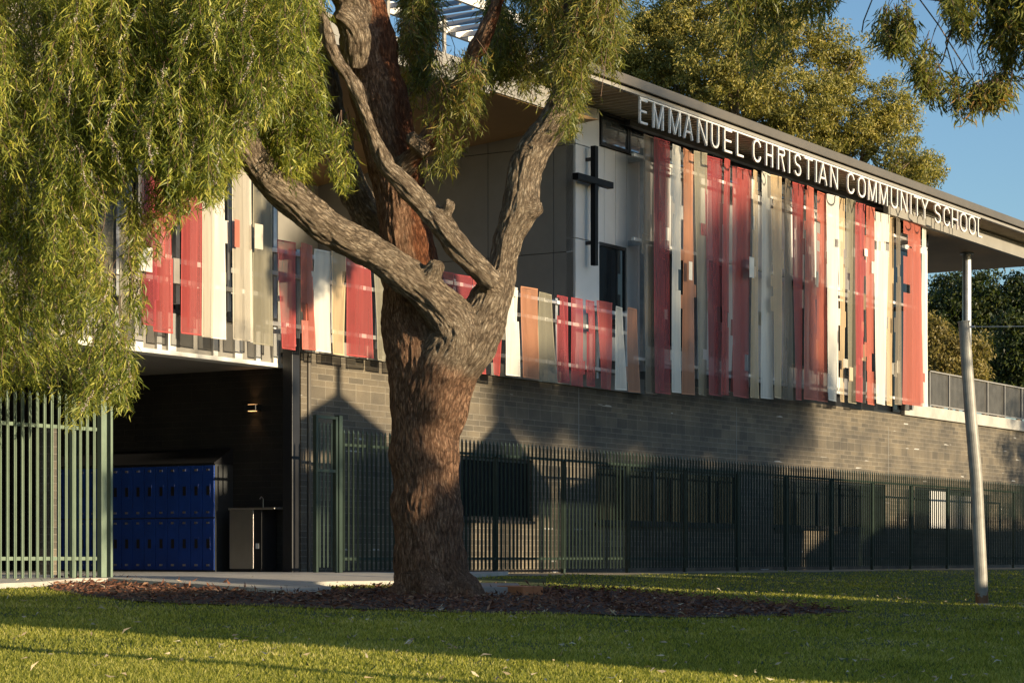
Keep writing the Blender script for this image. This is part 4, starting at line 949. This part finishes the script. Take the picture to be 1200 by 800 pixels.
# ---------------------------------------------------------------- unseen objects towards the sun, many added to shade the scene
def g0(t, D): x, y, _ = fw(t, D); return (x, y, gz(x, y))
def house(t0, t1, D0, D1, zw, zr, label, hip=True):  # unseen house-shaped casters, added to shade lawn, fence and wall
    g = gz(*fw((t0+t1)/2, D1)[:2]); r = root('shade_house', ((t0+t1)/2, (D0+D1)/2, g), label, 'house')
    mb = MB(); mb.box(t0+.03, t1-.03, D0+.4, D1-.4, g-.3, zw); mb.build('wall', M['block'], r)
    m = (D0+D1)/2; h = min((D1-D0)/2, (t1-t0)/2)*.9 if hip else 0
    mb = MB(); A = [(t0,D0,zw),(t1,D0,zw),(t1,D1,zw),(t0,D1,zw)]; r0, r1 = (t0+h, m, zr), (t1-h, m, zr)
    mb.poly([A[0],A[1],r1,r0]); mb.poly([A[2],A[3],r0,r1]); mb.poly([A[1],A[2],r1]); mb.poly([A[3],A[0],r0]); mb.poly([A[3],A[2],A[1],A[0]]); mb.build('roof', M['roofm'], r); return r
def shade_tree(t, D, blobs, n_cl, per, label, tr=.25, **kw):
    bb_ = []
    for (dt, dD, z, r, rz) in blobs: x, y, _ = fw(t+dt, D+dD); bb_.append((x, y, z, r, r, rz))
    return tree('shade_tree', label, 'tree', g0(t, D), bb_, n_cl, per, M['leafD'], tr, **kw)
def shelter(t, D, half, ze, zp_, label):
    g = gz(*fw(t, D)[:2]); r = root('park_shelter', (t, D, g), label, 'shelter')
    mb = MB()
    for a in (-1, 1):
        for b in (-1, 1): mb.box(t+a*half*.8-.06, t+a*half*.8+.06, D+b*half*.8-.06, D+b*half*.8+.06, g-.1, ze)
    mb.build('post', M['steel'], r); mb = MB(); A = [(t-half,D-half,ze),(t+half,D-half,ze),(t+half,D+half,ze),(t-half,D+half,ze)]
    B_ = [(t-.12,D-.12,zp_),(t+.12,D-.12,zp_),(t+.12,D+.12,zp_),(t-.12,D+.12,zp_)]
    for i in range(4): mb.poly([A[i], A[(i+1)%4], B_[(i+1)%4], B_[i]])
    mb.poly(A[::-1]); mb.tube([(t, D, zp_-.1), (t, D, zp_+.5)], .08, 8); mb.build('roof', M['roofm'], r)
TG = math.tan(EL)
def zc(z, Dt, D): return z+TG*(Dt-D)      # height at depth D whose shadow reaches height z at depth Dt
house(11.7, 25.42, -4.5, -1.5, zc(-.30, 15, -1.5), zc(-.25, 15, -3), 'low unseen shed shape added to shade the lawn')
house(25.6, 26.3, -4.5, -1.5, zc(-.42, 10, -1.5), zc(-.38, 10, -3), 'narrow low unseen shed shape added to shade the lawn but not the pole')
house(26.3, 31.4, -5, 0, zc(1.2, DW, 0), zc(1.75, DW, -2.5), 'small hipped unseen house shape added to shade the fence and wall')
house(34.2, 44.5, -5, 0, zc(1.2, DW, 0), zc(1.75, DW, -2.5), 'long hipped unseen house shape added to shade the fence and wall')
house(31.45, 34.15, -5, 0, zc(-.45, 17, 0), zc(-.15, 17, -2.5), 'low unseen garage shape added to shade the lawn')
house(44.55, 72, -5, 0, zc(.1, DW, 0), zc(.75, DW, -2.5), 'second hipped unseen house shape added to shade the lower fence and lawn')
shelter(27.7, 5.6, 1.25, zc(1.75, DW, 5.6), zc(2.45, DW, 5.6), 'peaked park shelter outside the picture, left one')
shelter(32.3, 5.0, 1.7, zc(.95, DW, 5), zc(2.25, DW, 5.0), 'peaked park shelter outside the picture, right one')
shade_tree(20.5, -1, [(-.5,0,zc(1.4,14,-1),.30,.8),(.1,0,zc(.1,14,-1),.8,.7)], 110, 45, 'slim unseen tree added to shade the big trunk', .12, rc=.25)  # added unseen crown, shaped to keep part of the trunk in shade
shade_tree(24.3, -3, [(-.3,0,zc(1.0,22,-3),1.9,1.2),(.2,0,zc(2.0,22,-3),1.7,.7)], 260, 40, 'round unseen tree added to shade the passage', .15, rc=.4)  # added unseen crown, placed to darken the passage
shade_tree(40.5, -45, [(0,0,zc(5.2,20,-45),2.9,2.0),(1.6,0,zc(5.9,20,-45),2.0,1.6),(-3.4,0,zc(3.6,20,-45),2.6,.9),(1.2,0,zc(3.2,20,-45),3.6,1.4),(-4.3,0,zc(6.0,20,-45),1.6,1.9),(-4.6,0,zc(7.4,20,-45),1.3,.9),(-5.0,0,zc(2.65,20,-45),1.8,.85),(-1.5,0,zc(2.4,20,-45),2.0,.7),(.2,0,zc(4.6,20,-45),2.6,1.6)], 820, 40, 'tall spreading shade tree outside the picture', .3, rc=.8, L=(.2,.34), W=(.09,.14))
shade_tree(37.5, -46, [(-4.6,0,zc(2.75,20,-46),1.5,.65),(-2.2,0,zc(2.9,20,-46),1.5,.8),(.3,0,zc(2.5,20,-46),1.6,.7),(3.0,0,zc(2.6,20,-46),1.5,.5),(-2.7,0,zc(6.4,20,-46),1.5,2.1)], 430, 40, 'second spreading unseen tree added to shade the wall and cross', .25, rc=.6, L=(.2,.34), W=(.09,.14))  # added unseen crowns that shade the low wall band and the cross
shade_tree(58.3, -2, [(0,0,zc(2,DW,-2),2.4,3),(2,0,zc(3.5,DW,-2),2.5,2),(4,0,zc(2,DW,-2),3,3)], 420, 40, 'bushy shade tree outside the picture to the right', .3, rc=.6)
mb = MB(); x, y, g = g0(9.95, -3); mb.tube([(x, y, g-.1), (x, y, 6)], .11, 10); tag(mb.build('shadow_post', M['steel'], org=(x, y, g), frame='W'), 'thin unseen post added to cast a trunk shadow on the lawn', 'pole')  # added post, its shadow stands for that of a thin trunk
